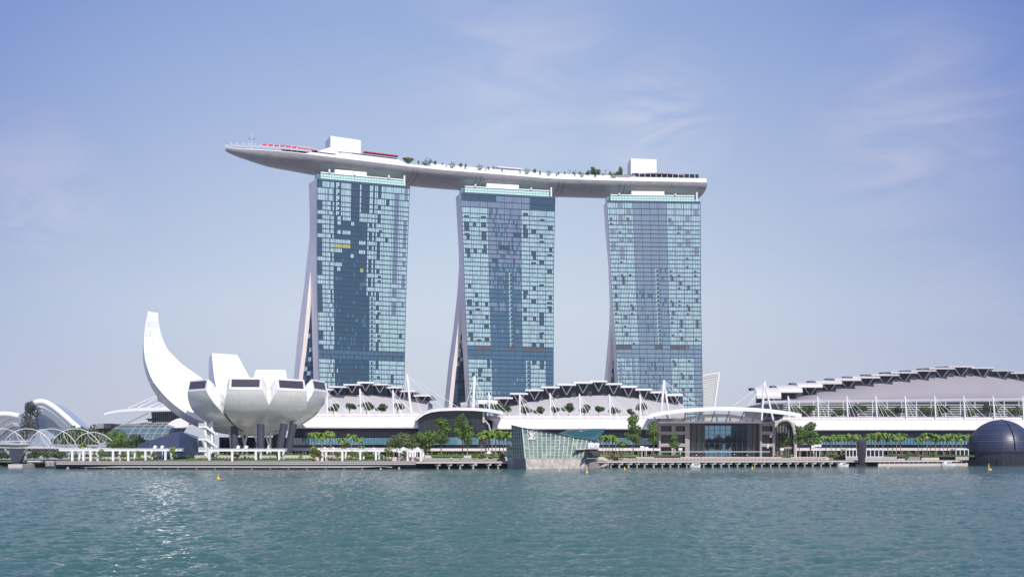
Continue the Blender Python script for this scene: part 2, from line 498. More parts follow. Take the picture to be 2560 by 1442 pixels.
def tower(name, label, T):
    rnd = random.Random(T['seed'])
    root_p = PX(it(T['A'], 1000), 4.7, T['dA'])
    root = thing(name, label, 'hotel tower', root_p, 'three hotel towers under the roof deck')
    def lean(z): return 9.0 * (1 - z / ZT) ** 2
    def at(curve, z, d):
        y = YH - (z - EYE) / d * F
        return PX(it(curve, y), z, d)
    def pA(z): return at(T['A'], z, T['dA'] - lean(z))
    def pB(z): return at(T['B'], z, T['dB'] - lean(z))
    def spread(z): return 16 + T['splay'] * (1 - z / ZT) ** 1.6
    def pD(z): return at(T['D'], z, T['dA'] - lean(z) + spread(z))
    ax, ay = T['apex']
    dap = T['dA'] + 14
    zap = Zof(ay, dap)
    def pG1(z):
        d = T['dA'] - lean(z) + min(12.0, spread(z) * 0.5); return at(T['G1'], z, d)
    def pG2(z):
        d = T['dA'] - lean(z) + spread(z) - min(12.0, spread(z) * 0.5); return at(T['G2'], z, d)
    zs_up = list(np.linspace(zap, ZT, 18)); zs_lo = list(np.linspace(3, zap, 22))
    w = MB()
    uB = (pB(ZT) - pA(ZT)); un = uB.normalized()
    def ends(z): return pB(z) - pA(z)
    # upper body: solid slab behind the facade
    e = 0.5
    def rowU(z):
        a, b, d = pA(z), pB(z), pD(z)
        return [a, d, d + ends(z), b - un * 0.0]
    w.loft([rowU(z) for z in zs_up])
    w.poly([p + Vector((0, 0, 0)) for p in rowU(ZT)])
    # west slab
    w.loft([[pA(z), pG1(z), pG1(z) + ends(z), pB(z)] for z in zs_lo])
    # east slab
    w.loft([[pG2(z), pD(z), pD(z) + ends(z), pG2(z) + ends(z), pG2(z)] for z in zs_lo])
    o = fixn(w.build('end_wall', fin_stone, root)); smooth_by_angle(o, 30)
    # glazing of the gap between the two slabs
    g = MB(); rec = un * 3.0
    zz = 3.0
    while zz < zap - 3.4:
        z1 = zz + 3.4
        q = lambda f, z: pG2(z).lerp(pG1(z), f) + rec
        for k in range(4):
            f0, f1 = k / 4, (k + 1) / 4
            mi = rnd.choice([0, 1, 1, 2]) if k < 2 else rnd.choice([2, 2, 1])
            g.quad(q(f0, zz), q(f1, zz), q(f1, z1 - 0.5), q(f0, z1 - 0.5), mi)
        g.quad(q(0, z1 - 0.5), q(1, z1 - 0.5), q(1, z1), q(0, z1), 2)
        zz = z1
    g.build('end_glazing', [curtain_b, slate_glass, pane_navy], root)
    # curtain wall
    nb = T['bays']; floors = []
    z = ZT - 1.2; j = 0
    while z > 16:
        h = 4.75 if j < 3 else 3.34
        floors.append((z - h, z)); z -= h; j += 1
    outw = Vector((un.y, -un.x, 0)).normalized()
    if outw.y > 0: outw = -outw
    def S(u, z, off=0.0): return pA(z).lerp(pB(z), u) + outw * off
    fr = MB()
    fr.beam(S(0, ZT - .6, .15), S(1, ZT - .6, .15), .5, 1.2)
    for (z0, z1) in floors:
        fr.beam(S(0, z1 - .22, .16), S(1, z1 - .22, .16), .42, .42)
    zs = [ZT] + [f[0] for f in floors[::4]] + [floors[-1][0]]
    for i in range(nb + 1):
        for a, b in zip(zs[:-1], zs[1:]):
            fr.beam(S(i / nb, a, .22), S(i / nb, b, .22), .34, .5)
    for i in range(nb * 5):
        if i % 5:
            for a, b in zip(zs[:-1:2], zs[2::2]):
                fr.beam(S(i / nb / 5, a, .13), S(i / nb / 5, b, .13), .19, .24)
    fr.build('curtain_wall_frame', frame_teal, root)
    wins = []
    nf = len(floors)
    for j, (z0, z1) in enumerate(floors):
        for i in range(nb):
            pat = T['pat'](i, j, nf, rnd)
            if pat is None: continue
            m = MB()
            for k in range(5):
                u0, u1 = (i + k / 5) / nb, (i + (k + 1) / 5) / nb
                t = [rnd.uniform(-.035, .035) for _ in range(3)]
                a, b = S(u0, z0, .06 + t[0]), S(u1, z0, .06 + t[1])
                c, d = S(u1, z1 - .52, .06 + t[1] + t[2]), S(u0, z1 - .52, .06 + t[0] + t[2])
                p = pat[k]
                if isinstance(p, tuple):          # blind drawn part of the way down
                    f = p[2]
                    e1, e2 = a.lerp(d, f), b.lerp(c, f)
                    m.quad(a, b, e2, e1, p[1]); m.quad(e1, e2, c, d, p[0])
                else:
                    m.quad(a, b, c, d, p)
            ar = (S((i + 1) / nb, z0) - S(i / nb, z0)).length * (z1 - z0)
            wins.append((ar, -j, m))
    wins.sort(key=lambda t_: (-t_[0], -t_[1]))
    for ar, j, m in wins[:100]:
        m.build('window', PANES, root)
    rest = MB()
    for ar, j, m in wins[100:]:
        k = len(rest.v); rest.v += m.v; rest.f += [tuple(q + k for q in f) for f in m.f]; rest.m += m.m
    o = rest.build('window', PANES, root); o['kind'] = 'stuff'
    # recessed crown under the roof deck
    cr = MB(); (cx0, cx1) = T['crown']
    u0 = (cx0 - it(T['A'], YH - 199 / T['dA'] * F)) / (it(T['B'], YH - 199 / T['dB'] * F) - it(T['A'], YH - 199 / T['dA'] * F))
    u1 = (cx1 - it(T['A'], YH - 199 / T['dA'] * F)) / (it(T['B'], YH - 199 / T['dB'] * F) - it(T['A'], YH - 199 / T['dA'] * F))
    a, b = S(u0, ZT, -1.5), S(u1, ZT, -1.5)
    up_ = Vector((0, 0, 4.3))
    cr.prism([a, b, b + up_, a + up_], -outw * 11, 0)
    o = cr.build('crown_glazing', mint, root)
    fl = MB()
    n = 30
    for k in range(n + 1):
        p = a.lerp(b, k / n) + outw * .06
        fl.beam(p, p + up_, .1, .16)
    fl.beam(a + up_ * .45 + outw * .08, b + up_ * .45 + outw * .08, .16, .14)
    fl.build('crown_mullion', frame_teal, o)
    cp = MB(); cp.beam(a + up_ + outw * .2 + Vector((0, 0, .35)), b + up_ + outw * .2 + Vector((0, 0, .35)), .9, .7)
    cp.build('crown_coping', white, o)
    pb = MB(); f0, f1 = T['plant']
    c_, d_ = a.lerp(b, f0) + up_ + Vector((0, 0, .75)) - outw * 1.2, a.lerp(b, f1) + up_ + Vector((0, 0, .75)) - outw * 1.2
    pb.prism([c_, d_, d_ + Vector((0, 0, 3.2)), c_ + Vector((0, 0, 3.2))], -outw * 7)
    pb.build('plant_room', white, root)
    dn = MB(); p0 = a - un * 2.6 - outw * 2.5
    dn.prism([p0, p0 + un * 2.5, p0 + un * 2.5 + Vector((0, 0, 4.0)), p0 + Vector((0, 0, 4.0))], -outw * 8)
    dn.build('recess_glazing', shop_glass, root)
    for f, h in T['posts']:
        st = MB(); p = a.lerp(b, f) + outw * .9
        st.tube([p + Vector((0, 0, .1 if f > .95 else 4.9)), p + Vector((0, 0, h))], .7, 8)
        st.build('strut', white, root)
    return root

def rowpat(*k): return list(k)
OPEN = (C, DK, DK, DK, C)
def t1pat(i, j, nf, r):
    q = r.random()
    if j == 35: return [BL, BL, BR, BR, BL] if i in (0, 5, 7, 8, 9) and q < .8 else [BL] * 5
    if j == 36: return [BL, BL, NV, BL, BL]
    if (i, j) in ((2, 12), (3, 12)): return [YE] * 5
    if (i, j) == (5, 17): return [NV, YE, YE, NV, NV]
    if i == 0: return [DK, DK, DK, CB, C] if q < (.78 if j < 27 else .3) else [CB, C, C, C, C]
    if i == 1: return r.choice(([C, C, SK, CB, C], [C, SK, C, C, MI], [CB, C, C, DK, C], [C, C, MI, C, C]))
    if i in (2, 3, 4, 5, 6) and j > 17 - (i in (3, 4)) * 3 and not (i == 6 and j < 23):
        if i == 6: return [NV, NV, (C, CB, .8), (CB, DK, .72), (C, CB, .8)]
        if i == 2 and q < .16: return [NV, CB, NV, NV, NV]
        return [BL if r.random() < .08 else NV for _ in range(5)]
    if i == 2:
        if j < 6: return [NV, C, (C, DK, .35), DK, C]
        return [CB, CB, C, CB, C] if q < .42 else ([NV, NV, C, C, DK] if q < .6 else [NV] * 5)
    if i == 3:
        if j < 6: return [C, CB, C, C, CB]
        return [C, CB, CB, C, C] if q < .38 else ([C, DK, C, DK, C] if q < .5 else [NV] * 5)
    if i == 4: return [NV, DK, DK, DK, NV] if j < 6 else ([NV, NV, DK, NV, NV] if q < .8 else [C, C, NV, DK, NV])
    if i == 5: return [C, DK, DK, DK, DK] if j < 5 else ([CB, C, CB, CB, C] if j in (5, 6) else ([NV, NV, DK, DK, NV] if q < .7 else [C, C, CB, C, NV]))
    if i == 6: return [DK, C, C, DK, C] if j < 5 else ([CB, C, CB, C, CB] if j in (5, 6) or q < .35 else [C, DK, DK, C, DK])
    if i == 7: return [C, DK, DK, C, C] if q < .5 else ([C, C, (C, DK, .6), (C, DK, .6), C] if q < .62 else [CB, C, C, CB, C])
    if i == 9 and j < 27: return [C, MI, MI, MI, C] if q < .78 else [C] * 5
    if i == 10 and j < 27: return [C, C, SK, MI, C] if q < .6 else [C, CB, C, C, C]
    if q < .13: return [C, DK, DK, C, C]
    return [r.choice([C, C, C, C, CB]) for _ in range(5)]
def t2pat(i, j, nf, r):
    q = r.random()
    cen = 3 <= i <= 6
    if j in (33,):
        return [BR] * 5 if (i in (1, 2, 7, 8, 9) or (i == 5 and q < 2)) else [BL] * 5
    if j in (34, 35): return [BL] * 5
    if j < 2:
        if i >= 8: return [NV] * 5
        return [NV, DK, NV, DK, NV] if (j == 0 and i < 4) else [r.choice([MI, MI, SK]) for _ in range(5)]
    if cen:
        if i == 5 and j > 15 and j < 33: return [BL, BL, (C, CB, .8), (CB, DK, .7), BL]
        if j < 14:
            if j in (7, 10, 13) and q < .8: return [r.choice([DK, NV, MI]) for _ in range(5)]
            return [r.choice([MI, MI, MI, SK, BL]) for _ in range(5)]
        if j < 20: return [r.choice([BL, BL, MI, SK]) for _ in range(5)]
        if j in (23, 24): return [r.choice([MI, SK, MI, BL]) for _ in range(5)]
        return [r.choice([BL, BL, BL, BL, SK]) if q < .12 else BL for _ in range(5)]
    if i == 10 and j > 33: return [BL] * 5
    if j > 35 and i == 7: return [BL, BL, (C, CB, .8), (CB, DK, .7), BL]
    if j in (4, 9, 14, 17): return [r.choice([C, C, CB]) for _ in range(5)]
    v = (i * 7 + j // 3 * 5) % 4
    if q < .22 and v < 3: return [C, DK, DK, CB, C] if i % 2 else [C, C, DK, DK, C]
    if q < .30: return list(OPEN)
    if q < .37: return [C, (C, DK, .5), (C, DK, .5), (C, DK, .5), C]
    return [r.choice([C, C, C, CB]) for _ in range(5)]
def t3pat(i, j, nf, r):
    q = r.random()
    cen = 3 <= i <= 6
    if i == 3 and j < 26: cen = q < 0 or True
    if j == 32: return [BR, BR, BR, BR, BR] if i in (0, 1, 5, 7, 8) else ([SK, BR, SK, SK, SK] if i == 9 else [SK] * 5)
    if j in (33, 34): return [SK] * 5
    if cen:
        if i == 5 and 13 < j < 32: return [SK, SK, (C, CB, .82), (C, DK, .7), SK]
        if j < 14: return [r.choice([MI, MI, SK]) for _ in range(5)] if not (i == 4 and q < .3) else [MI, MI, MI, SK, SK]
        return [r.choice([SK, SK, SK, MI, BL]) if q < .4 else SK for _ in range(5)]
    if i == 10 and j > 34: return [SK] * 5
    if i == 2 and j > 34: return [SK, SK, (C, CB, .82), (C, SK, .7), SK]
    if i in (0, 1) and j > 34: return [C, SK, SK, (C, SK, .6), C] if q < .7 else [C, C, CB, C, C]
    v = (i * 5 + j // 4 * 3) % 5
    if q < .27 and v < 4: return [C, MI, MI, MI, C] if j < 16 else [C, MI, NV, MI, C]
    if q < .36: return [C, (C, NV, .55), (C, MI, .55), C, C]
    return [r.choice([C, C, C, C, CB]) for _ in range(5)]

T1 = dict(seed=1, dA=745, dB=767.7, splay=34, bays=11, apex=(775.8, 682), pat=t1pat, crown=(802, 1011), plant=(.17, .55), posts=((.1, 7.2), (.4, 7.4), (.81, 6.8), (1.0, 7.6)),
  A=[(445, 793), (566, 792.8), (720, 792.8), (784, 795), (888, 797), (946, 798.2), (1030, 802)],
  B=[(466, 1024.4), (566, 1020.3), (690, 1016), (784, 1013.4), (909, 1011.3), (1030, 1008)],
  D=[(457.5, 772.2), (524, 773.7), (572, 774.7), (607, 772.7), (645, 767.5), (711, 761.2), (784, 750.8), (857, 742.5), (946, 734.2), (1030, 726)],
  G1=[(680, 776.2), (784, 778.9), (867, 781), (942, 783.7), (1030, 787)],
  G2=[(680, 775.8), (742, 769.5), (805, 763.3), (867, 757), (944, 747), (1030, 737)])
T2 = dict(seed=2, dA=784, dB=799, splay=32, bays=11, apex=(1150.4, 760), pat=t2pat, crown=(1162.6, 1374), plant=(.26, .64), posts=((.12, 6.4), (.78, 6.2), (1.02, 7.2)),
  A=[(480, 1153.7), (554, 1156), (627, 1159), (720, 1162), (814, 1166), (886, 1169.7), (1011, 1174.5)],
  B=[(492, 1387.8), (596, 1385), (741, 1383.4), (959, 1383.4), (1030, 1383.4)],
  D=[(492.7, 1139.5), (554, 1142.7), (627, 1146.8), (668, 1147.4), (710, 1144.7), (730, 1143.7), (824, 1133.3), (897, 1122.9), (1015, 1110.4)],
  G1=[(760, 1150.6), (845, 1155), (897, 1158.3), (1007, 1164)],
  G2=[(760, 1150.4), (814, 1144.7), (876, 1137.5), (922, 1131), (1015, 1121.8)])
T3 = dict(seed=3, dA=809.7, dB=813.5, splay=26, bays=11, apex=(1527.5, 818), pat=t3pat, crown=(1526.6, 1737), plant=(.255, .645), posts=((.1, 5.9), (.77, 6.0), (1.025, 7.2)),
  A=[(501, 1517.5), (564, 1521.2), (647, 1525.4), (761, 1531.5), (854, 1538.9), (954, 1544.5), (1030, 1549)],
  B=[(504, 1750.5), (761, 1751.8), (865, 1753.8), (1015, 1756.8)],
  D=[(510.6, 1509), (574, 1512.9), (657, 1520.2), (761, 1524.3), (813, 1523.3), (886, 1517), (948, 1511.2), (1030, 1504)],
  G1=[(818, 1527.7), (865, 1531.6), (907, 1534), (954, 1536), (1030, 1539)],
  G2=[(818, 1527.5), (886, 1524.3), (917, 1521.2), (948, 1518.3), (1030, 1511)])
tower('hotel_tower', 'glass hotel tower rising behind the white lotus building, dark blue band down its middle', T1)
tower('hotel_tower', 'middle glass hotel tower behind the tall white mast, teal band down its centre', T2)
tower('hotel_tower', 'palest glass hotel tower, under the blunt end of the roof deck', T3)

# ------------------------------------------------------------------ the boat shaped roof deck
def hull_panel():
    m = mat('hull_panel', (0.46, 0.445, 0.445), 0.42, var=0.0)
    t = m.node_tree; b = t.nodes['Principled BSDF']
    uv = t.nodes.new('ShaderNodeUVMap'); uv.uv_map = 'panels'
    br = t.nodes.new('ShaderNodeTexBrick')
    br.inputs['Color1'].default_value = (0.34, 0.325, 0.325, 1); br.inputs['Color2'].default_value = (0.265, 0.255, 0.26, 1)
    br.inputs['Mortar'].default_value = (0.19, 0.185, 0.19, 1)
    br.inputs['Scale'].default_value = 1.0; br.inputs['Mortar Size'].default_value = 0.07
    br.inputs['Brick Width'].default_value = 4.2; br.inputs['Row Height'].default_value = 1.5
    t.links.new(uv.outputs[0], br.inputs['Vector']); t.links.new(br.outputs[0], b.inputs['Base Color'])
    return m
RIM = [(563, 373), (600, 373), (641, 374), (723, 380), (824, 392), (916, 403), (1000, 413.5), (1098, 424), (1197, 432), (1300, 440), (1380, 446.5), (1470, 449.5), (1544, 451.5), (1650, 453.5), (1757, 455.5), (1769, 456)]
ZR = 221.5
def rim(px):
    d = F * (ZR - 1.6 - EYE) / (YH - it(RIM, px)); return PX(px, ZR, d)
_rp = [rim(p) for p in np.linspace(563, 1769, 121)]
for _ in range(12):   # ease the traced line
    _rp = [_rp[0]] + [(_rp[i - 1] + _rp[i] * 2 + _rp[i + 1]) / 4 for i in range(1, len(_rp) - 1)] + [_rp[-1]]
_len = [0.0]
for a, b in zip(_rp[:-1], _rp[1:]): _len.append(_len[-1] + (b - a).length)
L = _len[-1]
def rimL(u):
    k = float(np.interp(u, _len, range(len(_len)))); i = min(int(k), len(_rp) - 2)
    return _rp[i].lerp(_rp[i + 1], k - i)
def inw(u):
    t = (rimL(min(L, u + 4)) - rimL(max(0, u - 4))).normalized()
    return Vector((-t.y, t.x, 0)).normalized()
def hw(u): return 19.0 * min(1.0, (u + 1.0) / 72.0) ** 0.52
def hd(u): return 9.4 * min(1.0, (u + 2.6) / 34.0) ** 0.5
def deckp(u, v, z):
    """v 0 at the front rim, 1 at the rear rim"""
    return rimL(u) + inw(u) * (2 * hw(u) * v) + Vector((0, 0, z - ZR))
def skypark():
    root = thing('roof_deck', 'long boat shaped grey roof deck lying across the tops of the three towers', 'roof deck', deckp(L / 2, .5, ZR - 10))
    us = [0.02, .6, 1.6, 3.2, 5.5, 9, 14, 20, 28, 36] + list(np.linspace(44, L - 6, 60)) + [L - 4, L - 2.2, L - .9, L]
    NS = 22
    rows, uvs = [], []
    for u in us:
        e = 1.0
        if u > L - 6: e = max(0.0, 1 - ((u - (L - 6)) / 6.15) ** 4) ** .5
        row = []
        h_, d_ = hw(u), hd(u) * (0.80 + .20 * e)
        for k in range(NS + 1):
            a = math.pi * k / NS
            v = .5 - .5 * math.cos(a) * (0.93 + .07 * e)
            zz = ZR - 1.8 * min(1, .25 + u / 14) - (d_ - 1.8 * min(1, .25 + u / 14)) * math.sin(a) ** .8
            p = deckp(u, v, zz)
            row.append(p); uvs.append((u, a / math.pi * 46))
        rows.append(row)
    mb = MB(); mb.loft(rows); mb.poly(list(reversed(rows[-1]))); mb.poly(list(rows[0]))
    o = mb.build('hull', hull_panel(), root)
    n = NS + 1
    uvl = o.data.uv_layers.new(name='panels')
    for pl in o.data.polygons:
        for li in pl.loop_indices:
            uvl.data[li].uv = uvs[o.data.loops[li].vertex_index] if o.data.loops[li].vertex_index < len(uvs) else (0, 0)
    fixn(o); smooth_by_angle(o, 40)
    # white parapet band
    pr = MB()
    uu = us[:-1]
    def ph(u): return (4.2 if 78 < u < 128 else (.35 if u < 60 else 1.9)) if u < L - 64 else 3.2
    for v0, v1 in ((0.0, 0.03), (.97, 1.0)):
        rws = []
        for u in uu:
            tz = min(1, .25 + u / 14)
            rws.append([deckp(u, v0, ZR - 1.8 * tz) + inw(u) * (-.12 if v0 == 0 else 0), deckp(u, v0, ZR - 1.8 * tz + ph(u)) + inw(u) * (-.12 if v0 == 0 else 0), deckp(u, v1, ZR - 1.8 * tz + ph(u)), deckp(u, v1, ZR - 1.8 * tz)])
        pr.loft(rws, closed=True)
    fixn(pr.build('parapet', white, root))
    dk = MB(); dk.slab([[deckp(u, .03, ZR - 1.0), deckp(u, .97, ZR - 1.0)] for u in uu[6:]], .3)
    dk.build('deck_floor', pale_stone, root)
    # expansion joints
    for px in (1033, 1192, 1398, 1551):
        u = float(np.interp(px, np.linspace(563, 1769, 121), _len))
        for du in (0, 3.6):
            j = MB(); pts = []
            for k in range(1, NS):
                a = math.pi * k / NS
                v = .5 - .5 * math.cos(a)
                pts.append(deckp(u + du, v, ZR - 1.9 - (hd(u) - 1.8) * math.sin(a) ** .8 - .02))
            j.tube(pts, .16, 4)
            j.build('joint', dark_steel, root)
    # glass balustrade round the bow
    bl = MB(); rl = MB()
    pts = [deckp(u, .012, ZR + .1) for u in us if u < 62]
    for a, b in zip(pts[:-1], pts[1:]): bl.prism([a, b, b + Vector((0, 0, 1.5)), a + Vector((0, 0, 1.5))], (0, .06, 0))
    bl.build('balustrade', clear_rail, root)
    for k in range(12):
        lp = MB(); p = deckp(4 + k * 4.2, .08, ZR - .6)
        lp.tube([p, p + Vector((0, 0, 3.0))], .10, 5); lp.box(tuple(p + Vector((-.35, -.35, 2.8))), tuple(p + Vector((.35, .35, 3.5))))
        lp.build('deck_lamp', white, root)
    # long low planter walls along the front edge, with gaps
    u = 150.0; k = 0
    while u < L - 66:
        w_ = 11.5 + (k % 3) * 1.6
        pw = MB(); a, b = deckp(u, .035, ZR - .1), deckp(u + w_, .035, ZR - .1)
        iv = inw(u) * 1.0
        pw.hexa((a, b, b + iv, a + iv, a + Vector((0, 0, 2.7)), b + Vector((0, 0, 2.7)), b + iv + Vector((0, 0, 2.7)), a + iv + Vector((0, 0, 2.7))))
        pw.build('planter_wall', white, root)
        u += w_ + 1.4; k += 1
    # two lift towers
    for (x0, x1, yt, dv, xl) in ((836, 913, 340, 9, 823), (1584, 1649, 396.5, 10, 1578)):
        u0 = float(np.interp(x0, np.linspace(563, 1769, 121), _len)); u1 = float(np.interp(x1, np.linspace(563, 1769, 121), _len))
        a = deckp(u0, .3, ZR - .7); b = deckp(u1, .3, ZR - .7)
        zt = Zof(yt, a.y) - a.z
        b_ = MB(); b_.prism([a, b, b + Vector((0, 0, zt - .4)), a + Vector((0, 0, zt))], inw((u0 + u1) / 2) * 15)
        b_.build('lift_house', white, root)
        ac = MB(); c_ = a.lerp(b, .55) + inw(u0) * 3 + Vector((0, 0, zt))
        ac.box(tuple(c_ + Vector((-1.8, -1, -.4))), tuple(c_ + Vector((-.6, 1, 1.3)))); ac.box(tuple(c_ + Vector((.4, -1, -.4))), tuple(c_ + Vector((1.6, 1, 1.0))))
        ac.build('vent_unit', concrete, root)
    def u_of(px): return float(np.interp(px, np.linspace(563, 1769, 121), _len))
    # long oval restaurant roof behind the bow
    def shellroof(x0, x1, v0, v1, zl, zc, mt, name, th=.6):
        ua, ub = u_of(x0), u_of(x1); rws = []
        for i in range(17):
            f = i / 16; u = ua + (ub - ua) * f; s_ = math.sin(math.pi * f) ** .5
            mid = (v0 + v1) / 2; hv = (v1 - v0) / 2 * max(.05, s_)
            rws.append([deckp(u, mid + hv * q, ZR + zl + (zc - zl) * (1 - q * q) * max(.15, s_)) for q in (-1, -.7, -.35, 0, .35, .7, 1)])
        s = MB(); s.slab(rws, th); o = fixn(s.build(name, mt, root)); smooth_by_angle(o, 30); return o
    shellroof(704, 838, .2, .8, 4.8, 8.6, grey_clad, 'restaurant_roof')
    gl = MB(); gl.loft([[deckp(u_of(x), .3, ZR - .8), deckp(u_of(x), .3, ZR + 5.2)] for x in range(714, 832, 8)])
    gl.build('restaurant_glazing', slate_glass, root)
    shellroof(800, 915, .10, .42, 4.4, 5.2, grey_clad, 'terrace_roof')
    gl = MB(); gl.loft([[deckp(u_of(x), .12, ZR + .4), deckp(u_of(x), .12, ZR + 4.6)] for x in range(860, 1000, 8)])
    gl.build('terrace_glazing', slate_glass, root)
    # red awnings
    for x0, x1, v, zb, h in ((655, 705, .12, 2.4, 2.2), (705, 752, .10, 2.2, 2.6), (748, 790, .10, 2.2, 1.8)):
        r_ = MB(); n_ = 7
        for k in range(n_):
            ua, ub = u_of(x0 + (x1 - x0) * k / n_), u_of(x0 + (x1 - x0) * (k + .9) / n_)
            a, b = deckp(ua, v, ZR + zb), deckp(ub, v, ZR + zb); iv = inw(ua) * 3.5; z_ = Vector((0, 0, h * (.85 + .15 * (k % 2))))
            r_.slab([[a + z_ * .55, b + z_ * .55], [a + iv + z_, b + iv + z_]], .22)
            r_.beam(a + iv * .9, a + iv * .9 + z_, .25, .25)
            r_.prism([a, b, b + z_ * .45, a + z_ * .45], iv.normalized() * .1)
        r_.build('red_awning', red_canvas, root)
    # white tent roof
    tn = MB(); ua, um, ub = u_of(795), u_of(826), u_of(856)
    a, m_, b = deckp(ua, .02, ZR + 1.4), deckp(um, .05, ZR + 5.6), deckp(ub, .02, ZR + 1.2)
    iv = inw(um) * 9
    tn.prism([a - inw(um) * .2, b - inw(um) * .2, m_], iv)
    tn.build('tent_roof', white, root)
    # dark roofed pavilion on the blunt end
    shellroof(1552, 1760, .12, .95, 6.4, 8.4, brown_stone, 'pavilion_roof', .8)
    gl = MB(); gl.loft([[deckp(u_of(x), .2, ZR - .5), deckp(u_of(x), .2, ZR + 6.6)] for x in range(1585, 1756, 8)])
    gl.build('pavilion_glazing', slate_glass, root)
    for x in range(1588, 1752, 14):
        c_ = MB(); p = deckp(u_of(x), .15, ZR - .5); c_.tube([p, p + Vector((0, 0, 7.0))], .22, 6); c_.build('pavilion_column', white, root)
    br = MB(); a, b = deckp(u_of(1543), .03, ZR + 1.2), deckp(u_of(1590), .03, ZR + 1.2)
    br.prism([a, b, b + Vector((0, 0, 1.7)), a + Vector((0, 0, 1.7))], inw(u_of(1560)) * .4); br.build('terrace_wall', mauve_clad, root)
    # thin white pool roof between the towers
    s = MB(); ua, ub = u_of(1244), u_of(1306)
    s.slab([[deckp(ua, .03, ZR + 4.6), deckp(ub, .03, ZR + 4.6)], [deckp(ua, .3, ZR + 5.0), deckp(ub, .3, ZR + 5.0)]], .6)
    s.build('pool_roof', white, root)
    for x in (1246, 1270, 1302):
        c_ = MB(); p = deckp(u_of(x), .06, ZR - .5); c_.tube([p, p + Vector((0, 0, 4.8))], .2, 6); c_.build('pool_roof_column', dark_steel, root)
    return root, u_of
DECK, u_of = skypark()
# bow mast with its ring
mast = thing('mast', 'thin white mast with a ring on the bow of the roof deck', 'mast', deckp(u_of(625), .5, ZR - .7))
m = MB(); p = deckp(u_of(625), .5, ZR - .7); m.tube([p, p + Vector((0, 0, 13.0))], .26, 6, r1=.08); m.build('pole', white_metal, mast)
m = MB(); m.tube([p + Vector((math.cos(a) * 2.0, math.sin(a) * 2.0, 9.4)) for a in np.linspace(0, 2 * math.pi, 17)], .22, 5)
for a in (0, 2.1, 4.2): m.tube([p + Vector((0, 0, 8.6)), p + Vector((math.cos(a) * 2, math.sin(a) * 2, 9.4))], .1, 4)
m.build('ring', concrete, mast)
# red parasols in a row beside the lift tower
for k in range(9):
    x = 920 + k * 10.6 if k < 8 else 1018
    p = deckp(u_of(x), .14, ZR + 2.6)
    um = thing('parasol', f'{nth(k)} red parasol from the bow end along the roof deck rail' if k < 8 else 'tilted red parasol standing apart beside the bushes on the roof deck', 'parasol', p, 'red parasols on the roof deck')
    h = 4.3 if k < 8 else 3.4
    a = MB(); a.tube([p, p + Vector((0, 0, h))], .09, 5); a.build('pole', white_metal, um)
    a = MB(); top = p + Vector((0, 0, h + .55)); ring = [p + Vector((math.cos(t) * 2.1, math.sin(t) * 2.1, h - .35 - (.25 if i % 2 else 0))) for i, t in enumerate(np.linspace(0, 2 * math.pi, 13)[:-1])]
    for i in range(12): a.add((top, ring[i], ring[(i + 1) % 12]), ((0, 1, 2),))
    low = [q - Vector((0, 0, .4)) for q in ring]
    for i in range(12): a.quad(ring[i], low[i], low[(i + 1) % 12], ring[(i + 1) % 12])
    a.build('canopy', red_canvas, um)
